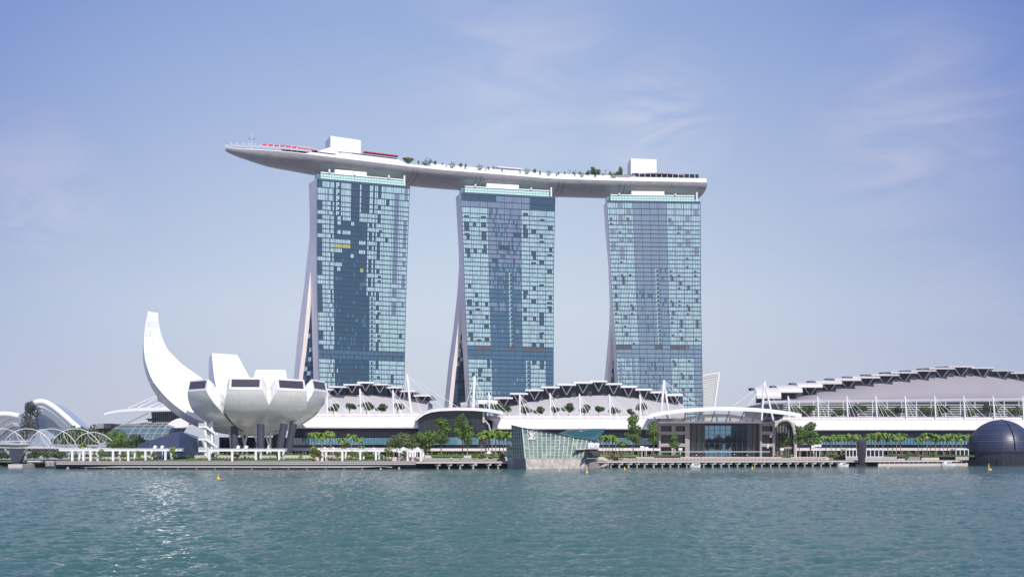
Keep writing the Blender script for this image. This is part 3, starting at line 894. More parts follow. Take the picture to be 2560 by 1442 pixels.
# ------------------------------------------------------------------ white lotus shaped museum
LC = Vector((-111.8, 455.0, 0.0))
def lotus():
    root = thing('lotus_building', 'white lotus shaped building with curved petals and one tall horn', 'museum', LC + Vector((0, 0, 4.7)))
    def petal(azdeg, outer, inner, wmax, taper, window=False, bow=0.10, label=None, inner_w=.97):
        az = R(azdeg)                       # 0 = towards the water, negative = left
        e = Vector((math.sin(az), -math.cos(az), 0)); s = Vector((math.cos(az), math.sin(az), 0))
        n = 26; NV = 9
        to = np.linspace(0, 1, len(outer)); ti = np.linspace(0, 1, len(inner))
        def sm(tab, t, x, k):               # smooth interpolation (Catmull-Rom)
            m = len(tab) - 1; q = x * m; i = min(int(q), m - 1); f = q - i
            p0, p1, p2, p3 = (tab[max(0, i - 1)][k], tab[i][k], tab[i + 1][k], tab[min(m, i + 2)][k])
            return .5 * ((2 * p1) + (-p0 + p2) * f + (2 * p0 - 5 * p1 + 4 * p2 - p3) * f * f + (-p0 + 3 * p1 - 3 * p2 + p3) * f ** 3)
        rows = []
        for i in range(n + 1):
            x = i / n
            ro, zo = sm(outer, to, x, 0), sm(outer, to, x, 1)
            ri, zi = sm(inner, ti, x, 0), sm(inner, ti, x, 1)
            w = min(max(ro, 2.0) * wmax, float(np.interp(x, [t_[0] for t_ in taper], [t_[1] for t_ in taper])))
            wi = (w * inner_w if inner_w > 0 else max(.08 * w, w + inner_w * math.hypot(max(0, ro - bow * w * (1 - .75 * x ** 2) - ri), zi - zo))) if not window else w * (.97 if x > .8 else .9)
            O = LC + e * ro + Vector((0, 0, zo)); I = LC + e * ri + Vector((0, 0, zi))
            row = []
            for k in range(NV):
                v = -1 + 2 * k / (NV - 1)
                b = bow * w * v * v * (1 - .75 * x ** 2)
                row.append(O + s * (v * w) - e * (b * min(1, ro / 20)) + Vector((0, 0, b * .35)))
            row.append(I + s * wi); row.append(I + s * wi * .33); row.append(I - s * wi * .33); row.append(I - s * wi)
            rows.append(row)
        mb = MB(); mb.loft(rows, closed=True); r = rows[-1]; mb.loft([[r[k] for k in range(NV)], [r[-1].lerp(r[NV], k / (NV - 1)) for k in range(NV)]]); mb.poly(list(reversed(rows[0])))
        o = fixn(mb.build('petal', lotus_skin, root)); smooth_by_angle(o, 32)
        if label: o['label'] = label
        if window:
            r = rows[-1]
            nrm = (r[NV - 1] - r[0]).cross(r[NV] - r[0]).normalized()
            if nrm.dot(e) < 0: nrm = -nrm
            cen = (r[0] + r[NV - 1] + r[NV] + r[-1]) / 4
            q = lambda a, b: r[0].lerp(r[NV - 1], a).lerp(r[-1].lerp(r[NV], a), b)
            bot = [r[k].lerp(r[-1].lerp(r[NV], k / (NV - 1)), .15) for k in range(NV)]
            bot = [cen + (p - cen) * 1.0 for p in bot]
            g_ = lambda f, h: (lambda kk, ff: r[kk].lerp(r[kk + 1], ff).lerp(r[-1].lerp(r[NV], f), h))(min(int(f * (NV - 1)), NV - 2), f * (NV - 1) - min(int(f * (NV - 1)), NV - 2)) + nrm * .10
            w_ = MB(); w_.loft([[g_(f, .20) for f in np.linspace(.07, .93, 9)], [g_(f, .84) for f in np.linspace(.06, .94, 9)]]); w_.build('window', mauve_glass, o)
            fr = MB()
            for k in (1, 2, 3, 4):
                f = k / 5; fr.beam(g_(f, .21), g_(f, .83), .06, .06)
            fr.build('window_mullion', dark_steel, o)
        return o
    mauve_glass = mat('mauve_glass', (0.07, 0.055, 0.075), 0.12, var=0.1, ior=1.6)
    bowl = [(30.6 * math.sin(R(a)), 14.3 + 20.1 * (1 - math.cos(R(a)))) for a in (8, 20, 32, 44, 55, 66, 76, 84)]
    inn = [(4, 22), (9, 23.5), (14, 25), (19, 27.5), (23, 30.5), (26, 33.2), (28, 35.6), (29.2, 37.2)]
    sh = [(0, 30), (.55, 9.9), (.66, 9.4), (.82, 8.0), (1, 6.6)]
    for az, dz in ((-39, -.3), (5.5, 0), (42, 0), (76, .6)):
        petal(az, [(r, z + (dz * i / 7)) for i, (r, z) in enumerate(bowl)], [(r, z + dz * i / 7) for i, (r, z) in enumerate(inn)], .365, sh, True)
    for az in (111,):
        petal(az, bowl, inn, .365, sh, True)
    # taller petals at the back
    b3 = bowl[:-2] + [(30.5, 30), (32, 36), (32, 43)]
    i3 = [(4, 22), (9, 23.5), (14, 25.5), (19, 29), (23, 33), (26, 37.5), (28, 41), (29, 45.2)]
    petal(147, bowl, inn, .365, sh, True)
    petal(181, b3, i3, .40, [(0, 30), (.4, 10.5), (.7, 9.6), (1, 6.9)])
    b2 = bowl[:-2] + [(33, 31), (38, 40), (40, 51)]
    i2 = [(4, 22), (9, 24), (14, 27), (19, 31.5), (24, 37), (29, 43), (33, 48), (36.5, 52.6)]
    petal(-143, b2, i2, .42, [(0, 30), (.4, 10.5), (.7, 8.6), (1, 6.2)])
    tall_o = [(4, 14.0), (12, 14.5), (23, 16.7), (32, 20.8), (40, 27), (45.6, 34), (48.9, 42), (49.9, 50), (49.2, 59.5), (47.4, 68.0)]
    tall_i = [(4, 21), (9, 25), (14, 30), (20, 36.0), (26.6, 40.8), (33.4, 45.6), (38.8, 51.2), (41.8, 57.5), (42.8, 63), (43.2, 67.7)]
    petal(-92, tall_o, tall_i, .40, [(0, 30), (.25, 7.6), (.5, 8.0), (.7, 6.8), (.88, 4.6), (1, 3.0)], label='tall horn shaped petal', bow=.72, inner_w=-.58)
    # rain collar hanging off the back of the tall petal
    c = MB()
    pts = [P(391, 977, 462), P(403, 979, 462), P(452, 1020, 452), P(428, 1015, 458), P(395, 1003, 464)]
    c.prism(pts, (1.5, 5.0, 0)); c.build('petal_collar', lotus_skin, root)
    # bowl core closing the middle
    co = MB(); rows = []
    for a in np.linspace(0, 2 * math.pi, 33):
        rows.append([LC + Vector((math.cos(a) * r, math.sin(a) * r, z)) for r, z in ((.1, 13.8), (6, 14.0), (9.5, 14.9), (16, 18.0), (15, 25), (6, 23.5), (.1, 23))])
    co.loft(rows); o = fixn(co.build('bowl_core', lotus_skin, root)); smooth_by_angle(o, 40)
    # dark open joints between the front petals
    for az in (-17.5, 24, 59):
        j = MB(); e = Vector((math.sin(R(az)), -math.cos(R(az)), 0)); pts = []
        for a in np.linspace(14, 54, 12):
            k_ = .955 - .02 * (a < 20); pts.append(LC + e * (30.6 * math.sin(R(a)) * k_) + Vector((0, 0, 14.3 + 20.1 * (1 - math.cos(R(a))) + .12)))
        j.tube(pts, .42, 6); j.build('petal_joint', dark_steel, root)
    # dark slanting columns
    for (x0, y0, x1, y1, d) in ((586, 1060, 587, 1137, 440), (652, 1059, 651.5, 1137, 434), (710.5, 1058, 696, 1137, 438), (734, 1058, 716.5, 1138, 444), (612, 1074, 606, 1134, 462), (690, 1072, 694, 1134, 466)):
        c = MB(); c.tube([PX(x1, 4.7, d), P(x0, y0, d)], 1.5, 10, r1=1.55); o = c.build('column', dark_steel, root); smooth_by_angle(o)
    # white lattice legs
    for (x0, x1, d) in ((604, 619, 448), (619, 604, 449.5), (634, 655, 448), (655, 634, 449.5), (666, 678, 447), (678, 664, 448.5), (580, 574, 452), (580, 582, 452), (676, 676, 450)):
        c = MB(); c.tube([PX(x0, 4.7, d), P(x1, 1080, d)], .42, 6); c.build('lattice_leg', white, root)
    # glass hall under the bowl
    g = MB(); g.prism([PX(548, 4.7, 468), PX(700, 4.7, 468), PX(700, 13.6, 468), PX(548, 13.6, 468)], (0, 14, 0)); g.build('lobby', slate_glass, root)
    f = MB()
    for x in range(552, 700, 12): f.beam(PX(x, 4.7, 467.8), PX(x, 13.6, 467.8), .25, .25)
    f.build('lobby_mullion', dark_steel, root)
    # white stair tower
    st = MB(); d = 438
    for x in (514.5, 530.5): st.beam(PX(x, 4.7, d), P(x, 1052, d), .9, .9)
    st.build('stair_frame', white, root)
    wl_ = MB(); wl_.prism([PX(516, 4.7, d + .6), PX(529.5, 4.7, d + .6), P(529.5, 1056, d + .6), P(516, 1056, d + .6)], (0, 3, 0)); wl_.build('lift_shaft', clear_rail, root)
    for y in (1069, 1100, 1129):
        b_ = MB(); zt = Zof(y, d)
        b_.hexa((PX(496, zt, d - 1), PX(516, zt, d - 1), PX(516, zt, d + 3), PX(496, zt, d + 3), PX(496, zt + .7, d - 1), PX(516, zt + .7, d - 1), PX(516, zt + .7, d + 3), PX(496, zt + .7, d + 3)))
        if y < 1125:
            b_.beam(PX(516, zt + .35, d - .5), PX(540, zt - 2.5, d - .5), 1.6, .7); b_.beam(PX(539, zt - 2.6, d - .5), PX(546, zt - 2.6, d - .5), 1.6, .7)
        b_.build('landing', white, root)
        r_ = MB(); r_.prism([PX(496, zt + .7, d - 1), PX(514, zt + .7, d - 1), PX(514, zt + 2.0, d - 1), PX(496, zt + 2.0, d - 1)], (0, .08, 0)); r_.build('landing_rail', clear_rail, root)
    return root
lotus()

# dark faceted pavilion
fp = thing('faceted_pavilion', 'dark navy faceted pavilion in front of the lotus building', 'pavilion', PX(440, 4.7, 440))
navy = mat('navy_glass', (0.022, 0.032, 0.07), 0.16, var=0.25, scale=.3, ior=1.7)
navy2 = mat('navy_panel', (0.06, 0.07, 0.12), 0.3, var=0.15, scale=.2)
m = MB()
def gp(x, d): return PX(x, 4.7, d)
a, b, c_, d_, e_ = gp(343, 445), gp(368, 440), gp(445, 428), gp(492, 436), gp(520, 452)
top = P(450, 1077, 440); tl = P(344, 1110, 447); tl2 = P(373, 1101, 442); tr = P(494, 1097, 440); bk = P(500, 1092, 460)
m.quad(a, b, tl2, tl, 1); m.quad(b, c_, top, tl2, 1); m.quad(c_, d_, tr, top, 0); m.quad(d_, e_, bk, tr, 0)
m.quad(tl, tl2, top, P(400, 1092, 465), 1); m.quad(top, tr, bk, P(400, 1092, 465), 0); m.quad(e_, gp(380, 470), P(400, 1092, 465), bk); m.quad(gp(380, 470), a, tl, P(400, 1092, 465))
m.build('glass_facet', [navy, navy2], fp)
fm = MB()
for k in range(1, 8):
    f = k / 8; fm.beam(c_.lerp(d_, f) + Vector((0, -.08, 0)), top.lerp(tr, f) + Vector((0, -.08, 0)), .08, .08); 
for k in range(1, 7):
    f = k / 7; fm.beam(c_.lerp(top, f) + Vector((0, -.08, 0)), d_.lerp(tr, f) + Vector((0, -.08, 0)), .08, .08)
fm.build('glazing_bar', navy2, fp)

# ------------------------------------------------------------------ halls with stepped roofs
def hall(name, label, cans, wall, ybase, D, depth, droop, x0, x1, strut_drop, wallmat, cat='hall', cdepth=None, canmat=None):
    root = thing(name, label, cat, PX((x0 + x1) / 2, 4.7, D((x0 + x1) / 2)))
    N = len(cans)
    for k, (a, b, yt, yb) in enumerate(cans):
        dd = D((a + b) / 2); th = max(.7, (yb - yt) / F * dd * .75)
        dr = droop[k] if k < len(droop) else 0
        rows = []
        for (dy, dz) in ((-7.5, -dr), (-6.8, -dr * .62), (-5, -dr * .3), (-2, 0.0), (4, .5), (14, .8), (cdepth or depth, .2)):
            z = Zof(yt, dd - 7) + dz + dr * .5 - .2
            rows.append([PX(a, z, dd - 7).lerp(PX(b, z, dd - 7), f) + Vector((0, dy + 7, 0)) for f in (0, .5, 1)])
        s = MB(); s.slab(rows, th); o = fixn(s.build('roof_canopy', canmat or roof_white, root)); smooth_by_angle(o, 40)
        if dr < 2.6:
            v = MB(); xm = (a + b) / 2; w = b - a
            zt_ = Zof(yb, dd - 4); zb_ = Zof(yb + strut_drop, dd - 1)
            for f in (.22, .78):
                v.tube([PX(a + w * f, zt_, dd - 4), PX(xm, zb_, dd - .4)], .30, 5)
            v.build('strut', white_metal, root)
    xs = list(np.arange(x0, x1 + .1, 8))
    def ctop(x):
        c = [yb for (a, b, yt, yb) in cans if a - 2 <= x <= b + 2]
        return (max(c) if c else wall[0][1] - 12) + 1.0
    cl = MB()
    for k, (a, b, yt, yb) in enumerate(cans):
        dd = D((a + b) / 2)
        za = Zof(yb - 3, dd); zl, zr = Zof(it(wall, a) + 1, D(a)), Zof(it(wall, b) + 1, D(b))
        cl.prism([PX(a + .5, zl, dd), PX(b - .5, zr, dd), PX(b - .5, max(za, zr + .2), dd), PX(a + .5, max(za, zl + .2), dd)], (0, 2 + k * .07, 0))
    cl.build('clerestory', louvre_dark, root)
    w_ = MB(); rows = []
    for x in xs:
        zt_ = Zof(it(wall, x), D(x)); zb_ = Zof(ybase, D(x) - 8)
        rows.append([PX(x, zb_ + (zt_ - zb_) * f, D(x)) + Vector((0, -9.0 * math.cos(f * math.pi / 2) ** 1.0 - .8, 0)) for f in (0, .15, .3, .45, .6, .75, .9, 1)])
    w_.slab([list(r) for r in rows], (0, 3.0, 0)); o = fixn(w_.build('wall', wallmat, root)); smooth_by_angle(o, 30)
    bk = MB(); bk.prism([PX(x0 + 4, 4.7, D(x0) + 6), PX(x1 - 4, 4.7, D(x1) + 6), PX(x1 - 4, Zof(it(wall, x1), D(x1)), D(x1) + 6), PX((x0 + x1) / 2, Zof(it(wall, (x0 + x1) / 2), D((x0 + x1) / 2)), D((x0 + x1) / 2) + 6), PX(x0 + 4, Zof(it(wall, x0), D(x0)), D(x0) + 6)], (0, depth - 8, 0))
    bk.build('hall_body', wallmat, root)
    return root
hall('convention_hall', 'grey hall behind the five terrace trees, stepped white canopies above its wall', [
    (806, 832, 970.5, 974), (822, 866, 964, 968), (859, 901, 958.4, 962.6), (893, 935, 952.5, 957), (929, 970, 958, 962.4), (963.6, 1004.6, 965.4, 970), (998.4, 1038.8, 974.5, 978.6), (1032.5, 1075, 985.8, 989.4)],
    [(800, 988), (880, 987), (930, 987), (970, 990), (1010, 993), (1040, 997), (1075, 1002)], 1042, lambda x: dS(x) + 48, 40, [0, 0, 0, .6, 0, 0, 0, 0], 800, 1074, 19, grey_clad)
hall('convention_hall', 'longest grey hall between the two tall cable masts, stepped white canopies climbing to its middle', [
    (1194.6, 1244, 1000, 1008), (1235, 1282, 991.5, 996), (1275, 1320, 981, 986), (1313.6, 1359, 972, 977), (1353, 1399, 964.7, 970), (1393, 1440, 958, 963.5), (1434, 1481, 953, 958.5), (1475, 1518, 950, 955), (1513, 1555, 956.5, 962), (1550, 1592, 963, 969), (1588, 1630, 970, 976), (1625, 1668, 977, 982.6), (1666, 1707, 983.7, 990)],
    [(1194, 1020), (1240, 1018), (1282, 1014), (1325, 1004), (1380, 996), (1420, 993), (1460, 989), (1518, 988), (1560, 990), (1600, 994), (1640, 1000), (1712, 1010)], 1046, lambda x: dS(x) + 48, 44, [1.2, .4, 0, 0, 0, 0, 0, 0, 0, 0, 0, 0, 0], 1236, 1712, 23, grey_clad)
hall('convention_hall', 'mauve exhibition hall behind the white bar screen, drooping white canopies stepping upwards', [
    (1891, 1952.6, 978, 986), (1945, 2006, 968.7, 974.4), (1994, 2056.5, 959, 964), (2040.6, 2105, 952, 957), (2086.5, 2153, 945, 949.5), (2131, 2200, 939.7, 943.7), (2178, 2248, 934, 938), (2226.6, 2293, 928, 932), (2277, 2340, 923.6, 927), (2323, 2386.8, 918, 922), (2370.6, 2434.7, 913.7, 917.6), (2428.7, 2484.6, 917, 921), (2479, 2535, 924, 927), (2526, 2581, 930, 933.7), (2573, 2632, 936.5, 940.5), (2622, 2685, 943, 947)],
    [(1905, 1006), (1960, 1000), (2010, 988), (2056, 977), (2105, 969), (2153, 961), (2200, 955), (2248, 950), (2293, 946), (2340, 942.5), (2400, 938), (2440, 938), (2500, 941), (2560, 947), (2690, 960)], 1003, lambda x: dS(x) + 62, 60, [5.4, 3.6, 2.4, 1.6, 1.2, .9, .7, .6, .5, .4, .3, .2, 0, 0, 0, 0], 1905, 2690, 24, mauve_clad, cdepth=7, canmat=cream_roof)

# ------------------------------------------------------------------ shopping arcades along the promenade
def arcade(label, x0, x1, yt, yb, cl=0, cr=0, flip=1):
    root = thing('shopping_arcade', label, 'arcade', PX((x0 + x1) / 2, 4.7, dS((x0 + x1) / 2)), 'waterfront arcade wings')
    xs = list(np.arange(x0, x1 + .1, (x1 - x0) / max(4, round((x1 - x0) / 18))))
    def D(x): return dS(x)
    # white vault roof
    prof = [(math.sin(a) , math.cos(a)) for a in np.linspace(0, math.pi / 2, 9)]
    rows = []
    n = len(xs)
    for i, x in enumerate(xs):
        row = []
        for (s_, c_) in prof:
            z = Zof(yb, D(x)) + (Zof(yt, D(x) + 15) - Zof(yb, D(x))) * (1 - (1 - s_) ** 1.15)
            dep = 15 * (1 - c_)
            f = (1 - s_)
            xx = x
            if i == 0: xx = x + cl * f ** .6
            if i == n - 1: xx = x - cr * (1 - f) ** 1.5
            row.append(PX(xx, z, D(x)) + Vector((0, dep, 0)))
        rows.append(row)
    r_ = MB(); r_.slab(rows, (0, .5, -.6)); o = fixn(r_.build('vault_roof', roof_white, root)); smooth_by_angle(o, 35)
    seam = MB(); nx = int((x1 - x0) / 36)
    for k in range(1, nx + 1):
        x = x0 + cl * .5 + k * 36.4
        if x > x1 - 6: break
        pts = []
        for (s_, c_) in prof[:-1]:
            z = Zof(yb, D(x)) + (Zof(yt, D(x) + 15) - Zof(yb, D(x))) * (1 - (1 - s_) ** 1.15)
            pts.append(PX(x - 20 * s_, z, D(x)) + Vector((0, 15 * (1 - c_) - .02, .05)))
        seam.tube(pts, .14, 4)
    seam.build('roof_seam', concrete, root)
    # terrace on top
    t_ = MB(); zt = lambda x: Zof(yt, D(x) + 15) + .2
    t_.slab([[PX(x, zt(x), D(x)) + Vector((0, 15.2, 0)) for x in xs], [PX(x, zt(x), D(x)) + Vector((0, 44, 0)) for x in xs]], 1.2)
    t_.build('terrace', concrete, root)
    pk = MB()
    for a, b in zip(xs[:-1], xs[1:]):
        A_, B_ = PX(a, zt(a), D(a)) + Vector((0, 15.3, 0)), PX(b, zt(b), D(b)) + Vector((0, 15.3, 0))
        pk.prism([A_, B_, B_ + Vector((0, 0, 1.15)), A_ + Vector((0, 0, 1.15))], (0, .4, 0))
    pk.build('terrace_parapet', awning, root)
    # facade bands below the roof
    def band(y0, y1, off, m, name, x_0=None, x_1=None):
        q = MB(); X = [x for x in xs if (x_0 or -1e9) <= x <= (x_1 or 1e9)]
        q.slab([[PX(x, Zof(y0, D(x)), D(x)) + Vector((0, off, 0)) for x in X], [PX(x, Zof(y1, D(x)), D(x)) + Vector((0, off, 0)) for x in X]], (0, .6, 0))
        return fixn(q.build(name, m, root))
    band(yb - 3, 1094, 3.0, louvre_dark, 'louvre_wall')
    lv = MB()
    for y in np.arange(yb + 3, 1093, 3.4):
        for a, b in zip(xs[:-1], xs[1:]):
            lv.beam(PX(a, Zof(y, D(a)), D(a)) + Vector((0, 2.6, 0)), PX(b, Zof(y, D(b)), D(b)) + Vector((0, 2.6, 0)), .5, .12)
    lv.build('louvre', dark_steel, root)
    band(1094, 1111, 1.2, shop_glass, 'glass_band')
    mu = MB()
    for x in np.arange(x0 + 3, x1, 7.5):
        mu.beam(PX(x, Zof(1094, D(x)), D(x)) + Vector((0, 1.05, 0)), PX(x, Zof(1111, D(x)), D(x)) + Vector((0, 1.05, 0)), .16, .2)
    mu.build('glass_band_mullion', frame_teal, root)
    band(1111, 1121, 2.6, slate_glass, 'upper_glazing')
    aw = MB()
    aw.slab([[PX(x, Zof(1121, D(x)), D(x)) + Vector((0, -5.0, 0)) for x in xs], [PX(x, Zof(1121, D(x)) + .5, D(x)) + Vector((0, 2.5, 0)) for x in xs]], 1.1)
    aw.build('awning', awning, root)
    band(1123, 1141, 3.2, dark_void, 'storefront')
    k = 0
    rs = random.Random(int(x0))
    for x in np.arange(x0 + 8, x1, 17):
        c = MB(); c.beam(PX(x, 4.7, D(x)) + Vector((0, -.5, 0)), PX(x, Zof(1124, D(x)), D(x)) + Vector((0, -.5, 0)), .7, .7); c.build('column', pale_stone if k % 2 else concrete, root)
        k += 1
    for x in np.arange(x0 + 12, x1 - 14, 17):
        c = MB(); w = rs.uniform(7, 11); A_ = PX(x, 4.8, D(x)) + Vector((0, 2.9, 0)); B_ = PX(x + w, 4.8, D(x)) + Vector((0, 2.9, 0))
        c.prism([A_, B_, B_ + Vector((0, 0, 2.6)), A_ + Vector((0, 0, 2.6))], (0, .2, 0)); c.build('shop_window', rs.choice([slate_glass, shop_glass, clear_rail, slate_glass, awning, brown_stone, white, red_canvas]), root)
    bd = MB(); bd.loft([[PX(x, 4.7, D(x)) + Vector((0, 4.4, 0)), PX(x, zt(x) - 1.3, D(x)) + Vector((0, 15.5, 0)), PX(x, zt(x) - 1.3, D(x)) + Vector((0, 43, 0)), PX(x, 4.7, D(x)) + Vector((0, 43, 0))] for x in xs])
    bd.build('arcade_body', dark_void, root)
    return root
arcade('arcade wing beside the lotus building, white vault roof over dark louvres', 722, 1080, 1040, 1067, 0, 24)
arcade('middle arcade wing behind the glass island pavilion, white vault roof', 1213, 1648, 1045, 1070, 35, 0)
arcade('longest arcade wing behind the palm rows and the dark dome, white vault roof', 1975, 2700, 1048, 1073, 22, 0)

# ------------------------------------------------------------------ small curved roofed lobby between the first two wings
lb = thing('event_lobby', 'dark glass lobby under a low curved white roof between two arcade wings', 'lobby', PX(1150, 4.7, 512))
D0 = 508.0
rows = []
for x, y in ((1040, 1044), (1050, 1036), (1062, 1028), (1078, 1022.5), (1100, 1019.5), (1140, 1018), (1185, 1018.5), (1225, 1022), (1258, 1028)):
    rows.append([P(x, y + 3, D0 - 4), P(x, y, D0 + 2), P(x, y - .5, D0 + 26)])
s = MB(); s.slab(rows, .9); o = fixn(s.build('curved_roof', roof_white, lb)); smooth_by_angle(o, 40)
g = MB(); g.slab([[PX(x, 4.7, D0), P(x, y, D0)] for x, y in ((1046, 1046), (1060, 1034), (1078, 1027), (1100, 1024), (1150, 1022), (1200, 1023), (1216, 1026))], (0, .6, 0)); fixn(g.build('glass_wall', slate_glass, lb))
f = MB()
for y in range(1032, 1112, 6): f.beam(P(1058, y, D0 - .3), P(1212, y, D0 - .3), .3, .22)
for x in range(1062, 1214, 11): f.beam(P(x, 1030, D0 - .35), PX(x, 4.7, D0 - .35), .2, .2)
f.build('glazing_bar', dark_steel, lb)
g = MB(); g.slab([[P(x, 1093, D0 - 1.5), P(x, 1111, D0 - 1.5)] for x in range(1076, 1216, 20)], (0, .5, 0)); g.build('glass_band', shop_glass, lb)
a_ = MB(); a_.slab([[P(1076, 1121, D0 - 7), P(1214, 1121, D0 - 7)], [P(1076, 1120, D0 - .6), P(1214, 1120, D0 - .6)]], 1.1); a_.build('awning', awning, lb)
e = MB(); e.tube([P(1212, 1050, D0 - 1), P(1222, 1062, D0 - 1), P(1227, 1080, D0 - 1), P(1228, 1100, D0 - 1)], .5, 6); e.build('edge_arch', grey_clad, lb)
e = MB(); e.beam(P(1209, 1026, D0 - 1), P(1209, 1056, D0 - 1), .9, .9); e.build('corner_post', pale_stone, lb)
v = MB(); v.tube([P(1152, 1013, 528), P(1165, 1011, 528), P(1196, 1011, 528)], 1.4, 8); v.build('roof_duct', concrete, lb)

# ------------------------------------------------------------------ central pavilion with the long arched roof
cp = thing('arched_pavilion', 'wide brown stone pavilion under a long arched white roof with dark ribs', 'pavilion', PX(1800, 4.7, 550))
DP = 545.0
ARCH = [(1624, 1034), (1640, 1030), (1680, 1024), (1730, 1019), (1790, 1016.2), (1850, 1017), (1905, 1020), (1950, 1025), (1985, 1030), (2004, 1034)]
axs = [1624, 1632, 1645, 1665, 1690, 1720, 1755, 1790, 1825, 1860, 1895, 1925, 1955, 1980, 2004]
s = MB(); s.slab([[P(x, it(ARCH, x) + 4.5, DP - 14), P(x, it(ARCH, x), DP - 12.5), P(x, it(ARCH, x) + .3, DP + 8)] for x in axs], 1.1)
o = fixn(s.build('arched_roof', roof_white, cp)); smooth_by_angle(o, 40)
b = MB(); b.slab([[P(x, 1052.5, DP - 3), P(x, 1052.5, DP - 1.4)] for x in range(1646, 1908, 20)], 1.0); b.build('eaves_beam', roof_white, cp)
rb_x = [1645, 1675, 1710, 1745, 1779, 1814, 1849, 1880, 1906]
for x in rb_x:
    m = MB(); xt = x + (x - 1775) * .06 + 8 * (1 if x > 1700 else -.6); y0 = it(ARCH, xt) + 6
    pts = [P(xt + (x - xt) * f, y0 + (1053.5 - y0) * (f ** .85), DP - 12 + 9.5 * f ** 1.6) for f in np.linspace(0, 1, 7)]
    m.tube(pts, .34, 6); m.build('roof_rib', mauve_clad, cp)
for k in range(7):
    m = MB(); f = (k + .6) / 7.4
    pts = []
    for x in range(1650, 1908, 12):
        y0 = it(ARCH, x) + 6; pts.append(P(x, y0 + (1052.5 - y0) * f ** .85, DP - 12 + 9.5 * f ** 1.6))
    m.tube(pts, .085, 4); m.build('sun_louvre', white_metal, cp)
m = MB(); m.slab([[P(x, 1034 + ((x - 1792) / 110.0) ** 2 * 17 + 3.5, DP + 3), P(x, 1034 + ((x - 1792) / 110.0) ** 2 * 17, DP + 6), P(x, 1034 + ((x - 1792) / 110.0) ** 2 * 17, DP + 30)] for x in range(1682, 1903, 10)], 1.0)
o = fixn(m.build('inner_vault', roof_white, cp)); smooth_by_angle(o, 40)
for x in (1694, 1727, 1760, 1792, 1825, 1857, 1888):
    m = MB(); y0 = 1036 + ((x - 1792) / 110.0) ** 2 * 17; m.beam(P(x, 1052, DP + 4), P(x, y0, DP + 4), .8, .5); m.build('vault_post', awning, cp)
for xa, xb in ((1655, 1762), (1867, 1925)):
    bd = MB(); bd.prism([PX(xa, 4.7, DP + 5), PX(xb, 4.7, DP + 5), P(xb, 1054, DP + 5), P(xa, 1054, DP + 5)], (0, 40, 0)); bd.build('pavilion_body', brown_stone, cp)
# stone corner blocks with openings
def stoneblock(x0, x1, op):
    m = MB(); d = DP
    ys = [1053, 1064, 1079, 1087, 1105, 1112, 1143]
    for x in x0, x1: pass
    w = 5
    m.prism([PX(x0, 4.7, d), PX(x0 + w, 4.7, d), P(x0 + w, 1053, d), P(x0, 1053, d)], (0, 6, 0))
    m.prism([PX(x1 - w, 4.7, d), PX(x1, 4.7, d), P(x1, 1053, d), P(x1 - w, 1053, d)], (0, 6, 0))
    for y0, y1 in ((1053, 1064), (1079, 1086), (1109, 1116)):
        m.prism([P(x0 + w, y1, d + .01), P(x1 - w, y1, d + .01), P(x1 - w, y0, d + .01), P(x0 + w, y0, d + .01)], (0, 5.9, 0))
    m.build('stone_frame', brown_stone, cp)
    for y0, y1 in ((1064, 1079), (1086, 1109), (1116, 1141)):
        g = MB(); g.prism([P(x0 + w, y1, d + 3), P(x1 - w, y1, d + 3), P(x1 - w, y0, d + 3), P(x0 + w, y0, d + 3)], (0, .3, 0)); g.build('window', slate_glass, cp)
    for y in (1108, 1078):
        r_ = MB(); r_.prism([P(x0 + w, y + 4, d + .5), P(x1 - w, y + 4, d + .5), P(x1 - w, y, d + .5), P(x0 + w, y, d + .5)], (0, .1, 0)); r_.build('balcony_rail', clear_rail, cp)
stoneblock(1647, 1684, 0); stoneblock(1684, 1718, 0); stoneblock(1900, 1937, 0)
m = MB(); m.prism([PX(1718, 4.7, DP + .4), PX(1724, 4.7, DP + .4), P(1724, 1053, DP + .4), P(1718, 1053, DP + .4)], (0, 6, 0)); m.build('stone_pier', brown_stone, cp)
mirror_glass = mat('atrium_glass', (0.02, 0.05, 0.06), 0.02, var=0.0, ior=1.5)
_t = mirror_glass.node_tree; _tr = _t.nodes.new('ShaderNodeBsdfTransparent'); _tr.inputs[0].default_value = (.55, .72, .80, 1)
_ms = _t.nodes.new('ShaderNodeMixShader'); _ms.inputs[0].default_value = .82
_t.links.new(_t.nodes['Principled BSDF'].outputs[0], _ms.inputs[1]); _t.links.new(_tr.outputs[0], _ms.inputs[2]); _t.links.new(_ms.outputs[0], _t.nodes['Material Output'].inputs['Surface'])
dark_glass_wall = mat('dark_glass_wall', (0.03, 0.035, 0.045), 0.04, var=0.1, ior=1.6)
g = MB(); g.prism([PX(1724, 4.7, DP + 4), PX(1763, 4.7, DP + 4), P(1763, 1054, DP + 4), P(1724, 1054, DP + 4)], (0, .4, 0)); g.build('curtain_glass', dark_glass_wall, cp)
g = MB(); g.prism([PX(1866, 4.7, DP + 4), PX(1900, 4.7, DP + 4), P(1900, 1054, DP + 4), P(1866, 1054, DP + 4)], (0, .4, 0)); g.build('curtain_glass', dark_glass_wall, cp)
g = MB()
g.prism([PX(1763, 4.7, DP + 4.2), PX(1866, 4.7, DP + 2.8), P(1866, 1063, DP + 2.8), P(1763, 1063, DP + 4.2)], (0, .4, 0)); g.build('atrium_glass', mirror_glass, cp)
g = MB(); g.prism([P(1763, 1063, DP + 3.6), P(1866, 1063, DP + 2.2), P(1866, 1054, DP + 2.2), P(1763, 1054, DP + 3.6)], (0, .6, 0)); g.build('glass_head', louvre_dark, cp)
f = MB()
